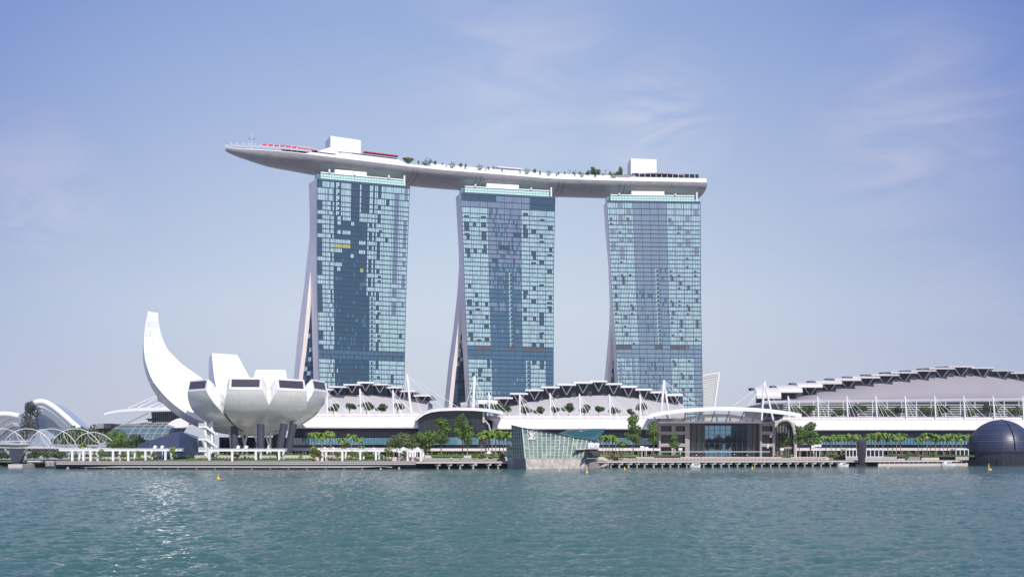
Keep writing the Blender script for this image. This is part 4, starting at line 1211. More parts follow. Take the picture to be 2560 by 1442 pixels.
for x in list(range(1730, 1900, 14)): f.beam(PX(x, 4.7, DP + 2.4), P(x, 1054, DP + 2.4), .28, .22)
for y in (1064, 1075, 1086, 1097, 1108, 1128): f.beam(P(1724, y, DP + 2.3), P(1900, y, DP + 2.3), .2, .18)
f.build('glazing_bar', dark_steel, cp)
r_ = MB(); r_.beam(P(1650, 1128.5, DP - 4), P(1925, 1128.5, DP - 4), .3, .35); r_.build('canopy_edge', pale_stone, cp)
# two tilted banner lamps
for x, y in ((1927.5, 1087.5), (1920, 1115)):
    m = MB(); a = P(x, y, DP - 3); m.prism([a + Vector((-.6, 0, -.9)), a + Vector((.3, 0, -1.0)), a + Vector((.7, 0, .9)), a + Vector((-.2, 0, 1.0))], (0, .3, 0)); m.build('banner_panel', awning, cp)
# the vault end beside it
ve = thing('vault_porch', 'open arched vault end with a glass wall and a lone tree inside', 'porch', PX(1962, 4.7, 570))
DV = 562.0
def archpts(d, k=0.0):
    tab = [(1934, 1118), (1934, 1080), (1937, 1066), (1944, 1055), (1955, 1049.5), (1968, 1049.5), (1978, 1056), (1984, 1068), (1987, 1085), (1988, 1105), (1988, 1142)]
    return [P(x, y, d) for x, y in tab]
m = MB(); pts = archpts(DV); m.tube(pts, .9, 6); m.build('arch_rib', pale_stone, ve)
m = MB(); m.loft([[p, p + Vector((0, 16, 0))] for p in pts[1:]]); m.build('vault_shell', roof_white, ve)
g = MB(); q = [PX(1940, 4.7, DV + 2)] + [p + Vector((0, 2, 0)) for p in pts[2:-1]] + [PX(1988, 4.7, DV + 2)]; g.poly(q); g.build('end_glass', dark_glass_wall, ve)
f = MB()
for x in range(1944, 1988, 7): f.beam(PX(x, 4.7, DV + 1.8), P(x, 1058, DV + 1.8), .25, .2)
f.beam(P(1937, 1119, DV + 1.6), P(1988, 1119, DV + 1.6), .5, 1.2)
f.build('end_mullion', brown_stone, ve)
m = MB(); m.prism([PX(1935, 4.7, DV - 1), PX(1941, 4.7, DV - 1), P(1941, 1074, DV - 1), P(1935, 1074, DV - 1)], (0, 4, 0)); m.build('stone_pier', brown_stone, ve)
# white lattice screen beyond the third tower
lw = thing('lattice_screen', 'tall white lattice screen leaning out beside the third tower', 'screen', PX(1780, 4.7, 870))
c0, c1, c2, c3 = P(1752, 1060, 870), P(1780, 1060, 866), P(1798, 931.5, 866), P(1752, 940, 870)
m = MB()
for a, b in ((c0, c3), (c1, c2), (c3, c2)): m.beam(a, b, 1.2, 1.4)
for k in range(1, 22): m.beam(c0.lerp(c3, k / 22), c1.lerp(c2, k / 22), .5, .8)
for k in range(1, 9): m.beam(c0.lerp(c1, k / 9) + Vector((0, -.4, 0)), c3.lerp(c2, k / 9) + Vector((0, -.4, 0)), .4, .4)
m.build('lattice', white, lw)
m = MB(); m.prism([p + Vector((0, 1.5, 0)) for p in (c0, c1, c2, c3)], (0, .4, 0)); m.build('screen_glass', mat('screen_glass', (0.62, 0.64, 0.66), 0.3, var=.05), lw)
# white bar screen and bullnose in front of the exhibition hall
ws = thing('bar_screen', 'long screen of horizontal white bars with trees behind it below the mauve hall', 'screen', PX(2280, 24, dS(2280) + 30))
dW = lambda x: dS(x) + 34
m = MB()
xs = list(range(1958, 2701, 53))
for y in np.linspace(1011.5, 1045, 7):
    for a, b in zip(xs[:-1], xs[1:]): m.beam(P(a, y, dW(a)), P(b, y, dW(b)), .3, .27)
m.build('bar', white_metal, ws)
for x in np.arange(1998, 2700, 36.6):
    m = MB(); m.beam(P(x, 1050, dW(x) - .4), P(x, 1003, dW(x) - .4), .34, .34); m.build('bar_post', white_metal, ws)
m = MB()
xs = list(range(1905, 2701, 53))
m.slab([[P(x, 1048, dW(x) + 16), P(x, 1008, dW(x) + 16)] for x in xs], (0, .5, 0)); m.build('rear_wall', louvre_dark, ws)
m = MB(); m.tube([P(x, 1006.5 - (x - 1905) * .0105, dW(x) + 8) for x in xs], 1.35, 10); o = m.build('bullnose_gutter', grey_clad, ws); smooth_by_angle(o)
# ------------------------------------------------------------------ glass island pavilion
ip = thing('glass_island_pavilion', 'faceted green glass pavilion on a stone base standing in the water', 'pavilion', PX(1390, 0, 420))
def IW(x, y, d): return P(x, y, d)
dl, df, dr, de = 424.0, 412.0, 428.0, 440.0
BLt, FLt, FRt, REt = P(1279.6, 1062, dl), P(1306, 1068.5, df), P(1478, 1099.6, dr), P(1497.5, 1106, de)
BLb, FLb, FRb, REb = PX(1283, -.5, dl), PX(1316, -.5, df), PX(1457.7, -.5, dr), PX(1495.5, -.5, de)
def onplane(px, py, a, b, c):        # the point a photo pixel shows on the plane through a, b, c
    n = (b - a).cross(c - a); o_ = Vector((0, 0, EYE)); r_ = P(px, py, 1.0) - o_
    return o_ + r_ * (n.dot(a - o_) / n.dot(r_))
FRt = onplane(1478, 1099.6, FLb, FRb, FLt); BLt = onplane(1279.6, 1062, FLb, BLb, FLt)
def fac(A, B, C_, D_, u, v): return A.lerp(B, u).lerp(D_.lerp(C_, u), v)     # A,B bottom, C,D top
gl_green = mat('green_glass', (0.24, 0.30, 0.26), 0.08, var=0.95, scale=1.0, ior=1.55, bump=0.1)  # strong mottling: blotchy reflections put into the glass colour
gl_list = [gl_green] + [mat('green_glass_' + k_, c_, .08, var=.7, scale=1.4, ior=1.55, bump=.15) for k_, c_ in (('cream', (.34, .38, .31)), ('grey', (.20, .245, .22)), ('deep', (.09, .14, .12)))]
gl_greend = mat('green_glass_deep', (0.10, 0.16, 0.14), 0.08, var=0.25, scale=.8, ior=1.6)  # darker glass copy: shade of the left side put into its colour
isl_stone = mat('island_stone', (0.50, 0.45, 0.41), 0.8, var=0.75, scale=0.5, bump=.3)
isl_dark = mat('island_stone_shade', (0.30, 0.265, 0.255), 0.7, var=0.1, scale=.8)  # darker stone copy: shade of the turned sides put into its colour
V0 = lambda T_, B_: (Zof(1145, 420) + .5) / (T_.z + .5)
def island_side(A, B, C_, D_, nu, nv, gm, sm, back):
    va, vb = V0(D_, A), V0(C_, B)
    p = [A, B, B.lerp(C_, vb), A.lerp(D_, va)]
    m = MB(); m.prism(p, back); m.build('stone_base', sm, ip)
    g = [p[3], p[2], C_, D_]
    m = MB(); rp = random.Random(nu)
    for a in range(nu):
        for b in range(nv):
            mi = rp.choice([0, 0, 0, 2, 2, 1]) if b < nv - 2 else rp.choice([3, 3, 2, 0])
            m.quad(fac(*g, a / nu, b / nv), fac(*g, (a + 1) / nu, b / nv), fac(*g, (a + 1) / nu, (b + 1) / nv), fac(*g, a / nu, (b + 1) / nv), mi)
    o = m.build('glass_wall', gm, ip)
    n = (g[1] - g[0]).cross(g[3] - g[0]).normalized()
    if n.y > 0: n = -n
    f = MB()
    for i in range(nu + 1): f.beam(fac(*g, i / nu, 0) + n * .12, fac(*g, i / nu, 1) + n * .12, .26, .3)
    hgt = max((g[2] - g[1]).length, (g[3] - g[0]).length)
    for j in range(nv + 1):
        z = g[0].z + (max(g[3].z, g[2].z) - g[0].z) * j / nv
        def uat(a, b, s0, s1):
            return None
        pts = []
        for i in range(41):
            u = i / 40; lo, hi = fac(*g, u, 0), fac(*g, u, 1)
            if lo.z - .02 <= z <= hi.z: pts.append(lo.lerp(hi, (z - lo.z) / (hi.z - lo.z)) + n * .1)
        if len(pts) > 1: f.beam(pts[0], pts[-1], .1, .1)
    f.build('glazing_bar', mat('green_bar', (0.58, 0.68, 0.61), .4, var=.05) if 'green_bar' not in MATS else MATS['green_bar'], o)
    return g, n
back = Vector((0, .4, 0))
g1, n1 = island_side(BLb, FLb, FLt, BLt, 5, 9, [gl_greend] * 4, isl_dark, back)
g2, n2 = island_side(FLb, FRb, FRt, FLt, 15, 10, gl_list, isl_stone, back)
# dark return at the far end: porch with white fins
m = MB(); m.prism([FRb, REb, P(1496, 1146, de), P(1463, 1146, dr + 4)], (0, 8, 0)); m.build('stone_base', isl_dark, ip)
m = MB(); m.prism([P(1459, 1145, dr - 4.5), P(1495, 1145, de - 3), P(1497, 1122, de - 3), P(1466, 1122, dr - 4.5)], (0, .4, 0)); m.build('porch_glass', dark_glass_wall, ip)
m = MB(); m.slab([[P(1440, 1121, dr - 5.5), P(1497, 1120, de - 4)], [P(1440, 1120, dr + 4), P(1497, 1119, de + 6)]], .45); m.build('porch_slab', awning, ip)
m = MB()
for k in range(9):
    x = 1471 + k * 3.1; m.prism([P(x, 1119.5, dr - 4), P(x + 1.4, 1119.5, dr - 4), P(x + 2.4, 1107, dr - 3), P(x + .6, 1106, dr - 3)], (0, .8, 0))
m.build('porch_fin', white, ip)
m = MB(); m.slab([[BLt + Vector((-.3, -.2, .1)), FLt + Vector((0, -.5, .1)), FRt + Vector((0, -.5, .1)), P(1504, 1104, de - 1)], [BLt + Vector((0, 26, -1.5)), FLt + Vector((0, 26, -1.5)), FRt + Vector((0, 20, 0)), P(1504, 1104, de + 12)]], .3); m.build('roof_edge', dark_steel, ip)
m = MB(); m.prism([PX(1268, -.5, 432), PX(1283, -.5, 424.5), P(1283, 1147, 424.5), P(1268, 1147, 432)], (0, 8, 0)); m.build('annex_base', concrete, ip)
m = MB(); m.prism([P(1268, 1147, 432), P(1283, 1147, 424.5), P(1280.5, 1093, 424.5), P(1265, 1095, 432)], (0, 6, 0)); o = m.build('annex_glass', shop_glass, ip)
f = MB()
for k in range(5):
    f.beam(P(1266, 1100 + k * 10, 431.6), P(1281, 1094 + k * 10, 424.2), .14, .14)
f.beam(P(1265, 1095, 431.7), P(1268, 1147, 431.7), .2, .2)
f.build('annex_bar', white, o)
m = MB(); m.slab([[BLb + Vector((0, 30, 0)) + Vector((0, 0, 6)), REb + Vector((0, 20, 6))], [BLt + Vector((0, 25, -2)), REt + Vector((0, 20, -1))]], (0, .5, 0)); m.build('rear_wall', gl_greend, ip)
# monogram: serifed, slanted L laid over a V
stroke_ = None
def on_front(a, b):      # a, b in photo pixels around the monogram, on the front glass plane
    return onplane(a, b, FLb, FRb, FLt) + n2 * .45
mg = MB()
def stroke(*pts): mg.prism([on_front(*p) for p in pts], -n2 * .25)
stroke((1321.6, 1080.6), (1325.2, 1080.6), (1329.4, 1095.6), (1326.2, 1095.6))          # V thick arm
stroke((1335.4, 1080.6), (1337.2, 1080.6), (1329.4, 1095.6), (1328.0, 1095.6))          # V thin arm
stroke((1319.8, 1079.6), (1326.2, 1079.6), (1325.8, 1081.1), (1320.4, 1081.1))          # serifs
stroke((1333.4, 1079.6), (1339.0, 1079.6), (1338.4, 1081.1), (1333.8, 1081.1))
stroke((1327.6, 1083.0), (1331.0, 1083.0), (1324.6, 1097.6), (1321.4, 1097.6))          # L stem
stroke((1326.8, 1082.0), (1333.4, 1082.0), (1333.0, 1083.5), (1326.8, 1083.5))
stroke((1319.0, 1096.6), (1334.6, 1096.6), (1334.4, 1098.3), (1318.6, 1098.3))          # L foot
stroke((1333.0, 1098.3), (1334.0, 1096.6), (1336.4, 1092.8), (1337.4, 1093.0), (1335.4, 1098.3))
mg.build('monogram', white, ip)
# gangway steps beside it
gw = thing('gangway', 'zigzag white gangway stairs between the glass island pavilion and the boardwalk', 'gangway', PX(1510, 0, 448))
m = MB()
for (x0, y0, x1, y1) in ((1497, 1146, 1518, 1156), (1518, 1156, 1502, 1166), (1503, 1150, 1520, 1159), (1520, 1159, 1506, 1167)): m.beam(P(x0, y0, 446), P(x1, y1, 446), 1.4, .45)
m.build('flight', pale_stone, gw)
m = MB()
for x in range(1497, 1522, 3): m.beam(P(x, 1168, 447), P(x, 1147 + (x - 1497) * .3, 447), .12, .12)
m.build('rail', white_metal, gw)
m = MB(); m.slab([[PX(1460, .5, 440), PX(1504, .5, 446)], [PX(1460, .5, 444), PX(1504, .5, 450)]], .35); m.build('landing_stage', concrete, gw)

# ------------------------------------------------------------------ dark glass dome on its platform
dm = thing('glass_dome', 'dark blue glass dome on a black platform in the water', 'dome', PX(2500, 0, 560))
dd = 566.0; cz = Zof(1126, dd); rr = 76.5 / F * dd; cc = PX(2500.5, cz, dd)
dome_g = mat('dome_glass', (0.028, 0.034, 0.075), 0.40, var=0.5, scale=.12, ior=1.55)
rows = []
for i in range(19):
    el = R(-1 + 91 * i / 18); rows.append([cc + Vector((math.cos(a) * math.cos(el), math.sin(a) * math.cos(el), math.sin(el))) * rr for a in np.linspace(0, 2 * math.pi, 65)])
m = MB(); m.loft(rows); o = m.build('dome_glass', dome_g, dm, smooth=True)
m = MB()
for i in range(1, 17):
    el = R(2 + 84 * i / 17); m.tube([cc + Vector((math.cos(a) * math.cos(el), math.sin(a) * math.cos(el), math.sin(el))) * (rr + .04) for a in np.linspace(0, 2 * math.pi, 49)], .06 if i % 3 else .13, 4, caps=False)
m.build('dome_ring', mat('dome_bar', (.15, .17, .27), .4, var=.1), o)
m = MB()
for a in np.linspace(0, 2 * math.pi, 17)[:-1]:
    big = abs(a - 4.712 - .05) < .25
    m.tube([cc + Vector((math.cos(a) * math.cos(e), math.sin(a) * math.cos(e), math.sin(e))) * (rr + .05) for e in np.linspace(0, R(88), 14)], .07 if not big else .4, 4)
m.build('dome_rib', dark_void, o)
m = MB()
for i in range(48):
    a, b = 2 * math.pi * i / 48, 2 * math.pi * (i + 1) / 48
    for r_, z0, z1 in ((rr + 1.2, 3.4, 7.2),):
        m.quad(cc * 1 + Vector((math.cos(a) * r_, math.sin(a) * r_, z0 - cz)), cc + Vector((math.cos(b) * r_, math.sin(b) * r_, z0 - cz)), cc + Vector((math.cos(b) * r_, math.sin(b) * r_, z1 - cz)), cc + Vector((math.cos(a) * r_, math.sin(a) * r_, z1 - cz)))
m.build('lower_glazing', slate_glass, dm)
m = MB(); ring = lambda r_, z: [Vector((cc.x + math.cos(a) * r_, cc.y + math.sin(a) * r_, z)) for a in np.linspace(0, 2 * math.pi, 49)]
m.loft([ring(rr + 2.0, 7.2), ring(rr + 2.0, 7.7), ring(rr - .5, 7.8)]); m.loft([ring(rr + 3.0, -1), ring(rr + 3.2, 3.4), ring(1, 3.45)]); m.build('platform', dark_void, dm)
m = MB()
for i in range(40):
    a = 2 * math.pi * i / 40; p = Vector((cc.x + math.cos(a) * (rr + 1.3), cc.y + math.sin(a) * (rr + 1.3), 3.4)); m.tube([p, p + Vector((0, 0, 3.9))], .09, 4)
m.build('platform_post', dark_steel, dm)
m = MB(); m.beam(PX(2420, 3.0, 566), PX(2440, 3.0, 562), 3, .6); m.build('footbridge', concrete, dm)
m = MB(); m.tube([PX(2509, 0, 545), P(2508, 1128, 545)], .2, 6); m.build('mooring_pole', dark_steel, dm)

# ------------------------------------------------------------------ dark sculpture
scu = MB(); d = 515.0
rows = []
for y, hw_, dy in ((1158, 8.0, 0), (1150, 9.0, 0), (1138, 10.5, 0), (1125, 11.8, 0), (1112, 12.2, 0), (1104, 12.0, 0), (1098.5, 8.0, .8), (1097, 4.5, 1.5)):
    c = P(2154.5, y, d); w = hw_ / F * d
    rows.append([c + Vector((math.cos(a) * w, math.sin(a) * w * .8, 0)) for a in np.linspace(0.2, 0.2 + 2 * math.pi, 8)[:-1]])
scu.loft(rows, closed=True); scu.poly(rows[-1]); scu.poly(list(reversed(rows[0])))
o = fixn(scu.build('sculpture', mat('dark_bronze', (0.075, 0.06, 0.075), .35, var=.15, metal=.3)))
tag(o, 'tall dark faceted seed shaped sculpture standing at the water edge', 'sculpture')
st = MB(); st.slab([[PX(2140, 1.2, 510), PX(2168, 1.2, 510)], [PX(2140, 1.2, 522), PX(2168, 1.2, 522)]], 1.6)
tag(st.build('sculpture_plinth', dark_void), 'low black plinth in the water under the dark sculpture', 'plinth')

# ------------------------------------------------------------------ masts with stay cables
def mast_(label, top, bases, d, cables, r=.42, grp='cable masts along the arcade roofs'):
    b0 = P(*bases[0], d)
    root = thing('cable_mast', label, 'mast', b0, grp)
    t = P(*top, d)
    for b in bases:
        m = MB(); bb = P(*b, d + (0 if b is bases[0] else 1.5)); mid = bb.lerp(t, .45)
        m.tube([bb, mid, t], r, 8); m.tube([mid, t + Vector((0, 0, .4))], r * 1.12, 8, r1=r * .35); m.build('pole', white_metal, root)
    for (x, y, dd_) in cables:
        m = MB(); m.tube([t + Vector((0, 0, -.6)), P(x, y, d + dd_)], .10, 4, caps=False); m.build('cable', white_metal, root)
    return root
def fan(tx, y1, s=1): return [(tx + o_, y1, -3 if i % 2 else 3) for i, o_ in enumerate((11 * s, 24 * s, 38 * s, 60 * s, -10 * s))]
for k, (tx, ty, bx) in enumerate(((818, 976, 818), (899.6, 972, 902), (982, 975, 984))):
    mast_(f'{nth(k)} short white mast of the left arcade wing, counted from the lotus building', (tx, ty), [(bx, 1038)], dS(tx) + 16, fan(tx, 1040))
mast_('tall leaning white mast with long cables at the end of the first arcade wing', (1017, 936), [(1029, 1041)], dS(1017) + 17, [(985, 1041, -3), (1003, 1041, 3), (1060, 1044, 0), (1110, 1022, 0), (1150, 1020, 4)], .6)
mast_('tall white mast with a fan of cables on the low curved lobby roof', (1186, 941), [(1183, 1020)], 520, [(1163, 1019, 0), (1178, 1020, 5), (1197, 1020, 3), (1216, 1030, 0), (1236, 1044, 0)], .62)
for k, (tx, ty, bx) in enumerate(((1222, 981, 1224), (1299, 984, 1300), (1375, 983, 1376.5), (1448.5, 985, 1451), (1523, 986, 1526), (1599.5, 986, 1602))):
    mast_(f'{nth(k)} short white mast of the middle arcade wing, counted from the low curved lobby', (tx, ty), [(bx, 1044)], dS(tx) + 16, fan(tx, 1045))
mast_('tall double legged white mast at the left end of the long arched roof', (1659.5, 950), [(1652, 1044), (1673.5, 1044)], dS(1660) + 14, [(1633, 1025, 0), (1660, 1044, 0), (1708, 1020, -8), (1745, 1019, -8), (1765, 1012, 20)], .58)
mast_('tall double legged white mast at the right end of the long arched roof', (1911, 954), [(1904, 1050), (1933, 1050)], dS(1911) + 14, [(1831, 1016, -8), (1868, 1018, -8), (1925, 1020, 0), (1948, 1022, -8)], .58)
for k, (tx, bx) in enumerate(((1970, 1974), (2043.5, 2047), (2116.5, 2120), (2189, 2193), (2262, 2267), (2336, 2340), (2409, 2413), (2482, 2487), (2556, 2560))):
    mast_(f'{nth(k)} white mast in front of the bar screen, counted from the vaulted porch', (tx, 990), [(bx, 1049)], dS(tx) + 17, fan(tx, 1048))

# ------------------------------------------------------------------ trees
def crown_mesh(name, clumps, nleaf, size, seed, m):
    """leaf sized faces spread through a set of ellipsoid clumps (unit: tree height)"""
    r = random.Random(seed); vol = [a * b * c for (_, _, _, a, b, c) in clumps]; tot = sum(vol)
    b = MB()
    for (x, y, z, a, b_, c), v in zip(clumps, vol):
        for _ in range(max(12, int(nleaf * v / tot))):
            while True:
                q = Vector((r.uniform(-1, 1), r.uniform(-1, 1), r.uniform(-1, 1)))
                if q.length <= 1: break
            q = q.normalized() * (q.length ** .45)
            p = Vector((x + q.x * a, y + q.y * b_, z + q.z * c))
            n = (q + Vector((r.gauss(0, .5), r.gauss(0, .5), r.gauss(0.3, .5)))).normalized()
            u = n.orthogonal().normalized(); w = n.cross(u); t = r.uniform(0, 6.28)
            u, w = u * math.cos(t) + w * math.sin(t), w * math.cos(t) - u * math.sin(t)
            s = size * r.uniform(.6, 1.35)
            b.quad(p - u * s, p - w * s * .6, p + u * s, p + w * s * .6)
    me = bpy.data.meshes.new(name); me.from_pydata(b.v, [], b.f); me.materials.append(m); me.update(); return me
def trunk_mesh(name, clumps, r0, zb, seed, m, lean=0.0):
    r = random.Random(seed); b = MB()
    b.tube([(0, 0, 0), (lean * .5, 0, zb * .55), (lean, 0, zb)], r0, 7, r1=r0 * .7)
    for (x, y, z, a, b_, c) in clumps:
        b.tube([(lean, 0, zb * .94), ((x + lean) * .5 + r.uniform(-.02, .02), y * .5, (zb + z) * .5 + .01), (x, y, z)], r0 * .5, 5, r1=r0 * .14)
    me = bpy.data.meshes.new(name); me.from_pydata(b.v, [], b.f); me.materials.append(m); me.update()
    return me
TREEKIND = {}
def treekind(key, clumps, nleaf, size, seed, lm, r0, zb, bm=bark, lean=0.0):
    TREEKIND[key] = (crown_mesh('crown', clumps, nleaf, size, seed, lm), trunk_mesh('trunk', clumps, r0, zb, seed, bm, lean))
def rclumps(seed, n, rx, ry, z0, z1, cr, cz):
    r = random.Random(seed); out = []
    for i in range(n):
        a = r.uniform(0, 6.28); q = math.sqrt(r.random()); z = r.uniform(z0, z1); t = (z - z0) / max(1e-6, z1 - z0)
        w = math.sin(math.pi * (0.22 + .62 * t)) 
        out.append((math.cos(a) * rx * q * w, math.sin(a) * ry * q * w, z, cr * r.uniform(.75, 1.2), cr * r.uniform(.75, 1.2), cz * r.uniform(.75, 1.2)))
    return out
for s in range(3):
    treekind(f'terrace{s}', rclumps(20 + s, 9, .40, .40, .46, .84, .24, .14), 1300, .046, s, leaf_dark, .035, .42)
    treekind(f'tall{s}', rclumps(40 + s, 15, .17, .17, .40, .93, .125, .095), 1900, .025, s, leaf_mid, .018, .40)
    treekind(f'wide{s}', rclumps(60 + s, 12, .50, .42, .42, .86, .22, .14), 1700, .036, s, (leaf_olive, leaf_mid, leaf_dark)[s], .03, .40)
    treekind(f'bush{s}', rclumps(80 + s, 9, .62, .45, .12, .72, .30, .22), 520, .065, s, (leaf_lime, leaf_mid, leaf_fire)[s], .03, .15)
    treekind(f'vine{s}', rclumps(90 + s, 9, .24, .2, .1, .92, .17, .12), 420, .05, s, (leaf_lime, leaf_fire, leaf_mid)[s], .02, .2)
treekind('casuarina', rclumps(7, 20, .32, .3, .2, .95, .16, .14), 3600, .02, 7, needle, .02, .3)
treekind('sparse', rclumps(8, 8, .32, .3, .45, .95, .12, .10), 150, .04, 8, leaf_dark, .018, .4)
def tree(key, name, label, px, pyb, d, h_px, cat='tree', grp=None, wide=1.0, zbase=None, rz=None):
    cm, tm = TREEKIND[key]
    base = P(px, pyb, d) if zbase is None else PX(px, zbase, d)
    h = (YH - (pyb - h_px)) / F * d + EYE - base.z if zbase is not None else h_px / F * d
    root = thing(name, label, cat, base, grp)
    root.scale = (h * wide, h * wide, h)
    root.rotation_euler = (0, 0, rz if rz is not None else random.Random(px * 7).uniform(0, 6.28))
    for n, me in (('crown', cm), ('trunk', tm)):
        o = bpy.data.objects.new(n, me); COL.objects.link(o); o.parent = root
    return root
# palms
def palm_mesh(seed, fl=.30):
    r = random.Random(seed); b = MB()
    for k in range(17):
        az = k * 2.399 + r.uniform(-.2, .2); el = R(r.uniform(5, 72)); Lf = fl * r.uniform(.85, 1.15)
        h = Vector((math.cos(az), math.sin(az), 0)); pts = []
        p = Vector((0, 0, .78)); e = el
        for i in range(9):
            pts.append(p.copy()); p = p + (h * math.cos(e) + Vector((0, 0, math.sin(e)))) * (Lf / 8); e -= R(13 + 4 * i * .5)
        s = h.cross(Vector((0, 0, 1)))
        for i in range(1, 9):
            w = .052 * math.sin(math.pi * (i + 1.2) / 10.5) + .012
            t = (pts[i] - pts[i - 1])
            for sg in (-1, 1):
                tip = pts[i] + s * sg * w + t * .5 + Vector((0, 0, -w * .55))
                b.quad(pts[i - 1], pts[i], tip, pts[i - 1] + s * sg * w * .75 + t * .3 + Vector((0, 0, -w * .35)))
    me = bpy.data.meshes.new('fronds'); me.from_pydata(b.v, [], b.f); me.materials.append(leaf_palm); me.update(); return me
def palm_trunk(seed):
    r = random.Random(seed); b = MB(); q = r.uniform(-.015, .015)
    b.tube([(0, 0, 0), (q, 0, .3), (q * .5, 0, .6), (0, 0, .79)], .017, 6, r1=.011)
    me = bpy.data.meshes.new('trunk'); me.from_pydata(b.v, [], b.f); me.materials.append(palm_bark); me.update(); return me
PALM = [(palm_mesh(i, (.30, .27, .33)[i % 3]), palm_trunk(i)) for i in range(5)]
def palm(label, px, pyb, d, h_px, grp, zbase=4.7):
    base = PX(px, zbase, d); h = Zof(pyb - h_px, d) - zbase
    root = thing('palm_tree', label, 'palm tree', base, grp); root.scale = (h, h, h)
    root.rotation_euler = (0, 0, px * 1.7)
    f, t = PALM[int(px) % 5]
    for n, me in (('fronds', f), ('trunk', t)):
        o = bpy.data.objects.new(n, me); COL.objects.link(o); o.parent = root
# terrace trees
for k, x in enumerate((833, 873, 917, 953, 993)):
    tree(f'terrace{k % 3}', 'terrace_tree', f'{nth(k)} round tree on the first arcade terrace, counted from the lotus building', x, 1039, dS(x) + 26, 33 + (k == 2) * 3, grp='trees on the first arcade terrace')
for k, (x, h, w) in enumerate(((1269, 32, .9), (1314, 32, .9), (1347, 32, .95), (1385, 30, 1), (1422, 41, .72), (1461, 38, .8), (1496, 32, 1.05), (1535, 30, .95), (1578, 26, .8), (1607, 40, .8))):
    tree(f'terrace{(k + 1) % 3}', 'terrace_tree', f'{nth(k)} tree on the middle arcade terrace, counted from the low curved lobby', x, 1045, dS(x) + 26, h, grp='trees on the middle arcade terrace', wide=w)
for k, (x, h) in enumerate(((1205, 24), (1225, 30), (1246, 28))):
    tree(f'wide{2 if k != 1 else 1}', 'terrace_tree', f'{nth(k)} dark tree behind the tall fan cabled mast, from the left', x, 1034, 555, h, grp='trees behind the lobby roof')
for k, x in enumerate((1962, 1995, 2027, 2062, 2098, 2143, 2172, 2211, 2246, 2282, 2320, 2349, 2392, 2431, 2470, 2508, 2545)):
    tree(('wide1', 'wide0', 'terrace1')[k % 3], 'terrace_tree', f'{nth(k)} tree among the white bars of the long screen, counted from the vaulted porch', x, 1049, dS(x) + (29 if k % 3 else 40), 32 + (k * 7) % 9, grp='trees among the bar screen', wide=1.2)
# waterfront trees
for key, lab, x, top, d, w in (
    ('tall0', 'broad leafy tree with a thick upright crown right of the olive trees', 1103, 1045, 470, 1.15),
    ('tall1', 'slim tree with a split crown in front of the dark glass lobby', 1156, 1033, 474, .8),
    ('tall2', 'thin bushy tree close beside the slim split crowned tree', 1169, 1058, 470, .85),
    ('tall0', 'tall airy tree over the roof edge right of the glass island pavilion', 1583, 1037, 508, .92),
    ('tall2', 'dense upright tree at the left stone corner of the arched pavilion', 1634, 1050, 515, .8),
    ('tall1', 'small round headed tree before the stone windows of the arched pavilion', 1685, 1080, 520, .9),
    ('tall1', 'small lone tree inside the vaulted porch', 1958, 1080, 548, 1.15),
    ('tall2', 'dark tree directly right of the vaulted porch', 1998, 1062, 540, 1.0),
    ('tall0', 'bigger dark bushy tree beyond the porch tree pair', 2026, 1056, 544, 1.2)):
    tree(key, 'waterfront_tree', lab, x, 1141, d, 1141 - top, wide=w, zbase=4.7)
for k, (x, top, w, key) in enumerate(((1000, 1074, 1.0, 'wide0'), (1030, 1078, .9, 'wide0'), (1060, 1071, 1.0, 'wide1'), (1066, 1098, .6, 'wide2'))):
    tree(key, 'waterfront_tree', ('pale olive tree with a spreading crown behind the last pergola', 'middle olive tree of the spreading trio behind the last pergola', 'greenest spreading tree of the trio behind the last pergola', 'small dark tree under the greenest spreading tree')[k], x, 1141, 460, 1141 - top, grp=None, wide=w, zbase=4.7)
# palms
for k, (x, t) in enumerate(((783, 1072), (805, 1074), (826, 1068), (853, 1088), (866, 1098), (878, 1077), (897, 1088), (905, 1110), (859, 1108))):
    palm(f'{nth(k)} palm of the loose group beside the lotus building, counted from the lotus', x, 1141, 452 + (k * 5) % 11, 1141 - t, 'palms beside the lotus building')
for k, x in enumerate((1203, 1212, 1222, 1231, 1240, 1249, 1258, 1267, 1275)):
    palm(f'{nth(k)} palm of the tight clump left of the glass island pavilion, from the left', x, 1141, 462 + (k * 5) % 13, 64 + (k * 5) % 11, 'palms left of the glass island pavilion')
for k, (x, t) in enumerate(((1508, 1080), (1515, 1083), (1523, 1079), (1531, 1082), (1539, 1085), (1549, 1098), (1557, 1098))):
    palm(f'{nth(k)} palm right of the glass island pavilion, counted from the pavilion', x, 1141, 490 + (k * 5) % 9, 1141 - t, 'palms right of the glass island pavilion')
for k, x in enumerate((2050, 2064, 2078, 2090, 2103, 2117, 2129, 2141)):
    palm(f'{nth(k)} palm of the row between the porch trees and the dark sculpture', x, 1141, 546 + (k * 7) % 12, 56 + (k * 5) % 9, 'palms before the dark sculpture')
for k, x in enumerate((2166, 2177, 2188, 2197, 2207, 2220, 2231, 2241, 2252)):
    palm(f'{nth(k)} palm of the row just right of the dark sculpture', x, 1141, 554 + (k * 7) % 12, 58 + (k * 5) % 11, 'palms right of the dark sculpture')
for k, x in enumerate((2296, 2306, 2317, 2327, 2338, 2348, 2359, 2369, 2380, 2391, 2402, 2413)):
    palm(f'{nth(k)} palm of the dense row left of the dark dome, counted towards the dome', x, 1141, 566 + (k * 7) % 14, 56 + (k * 5) % 12, 'palms left of the dark dome')
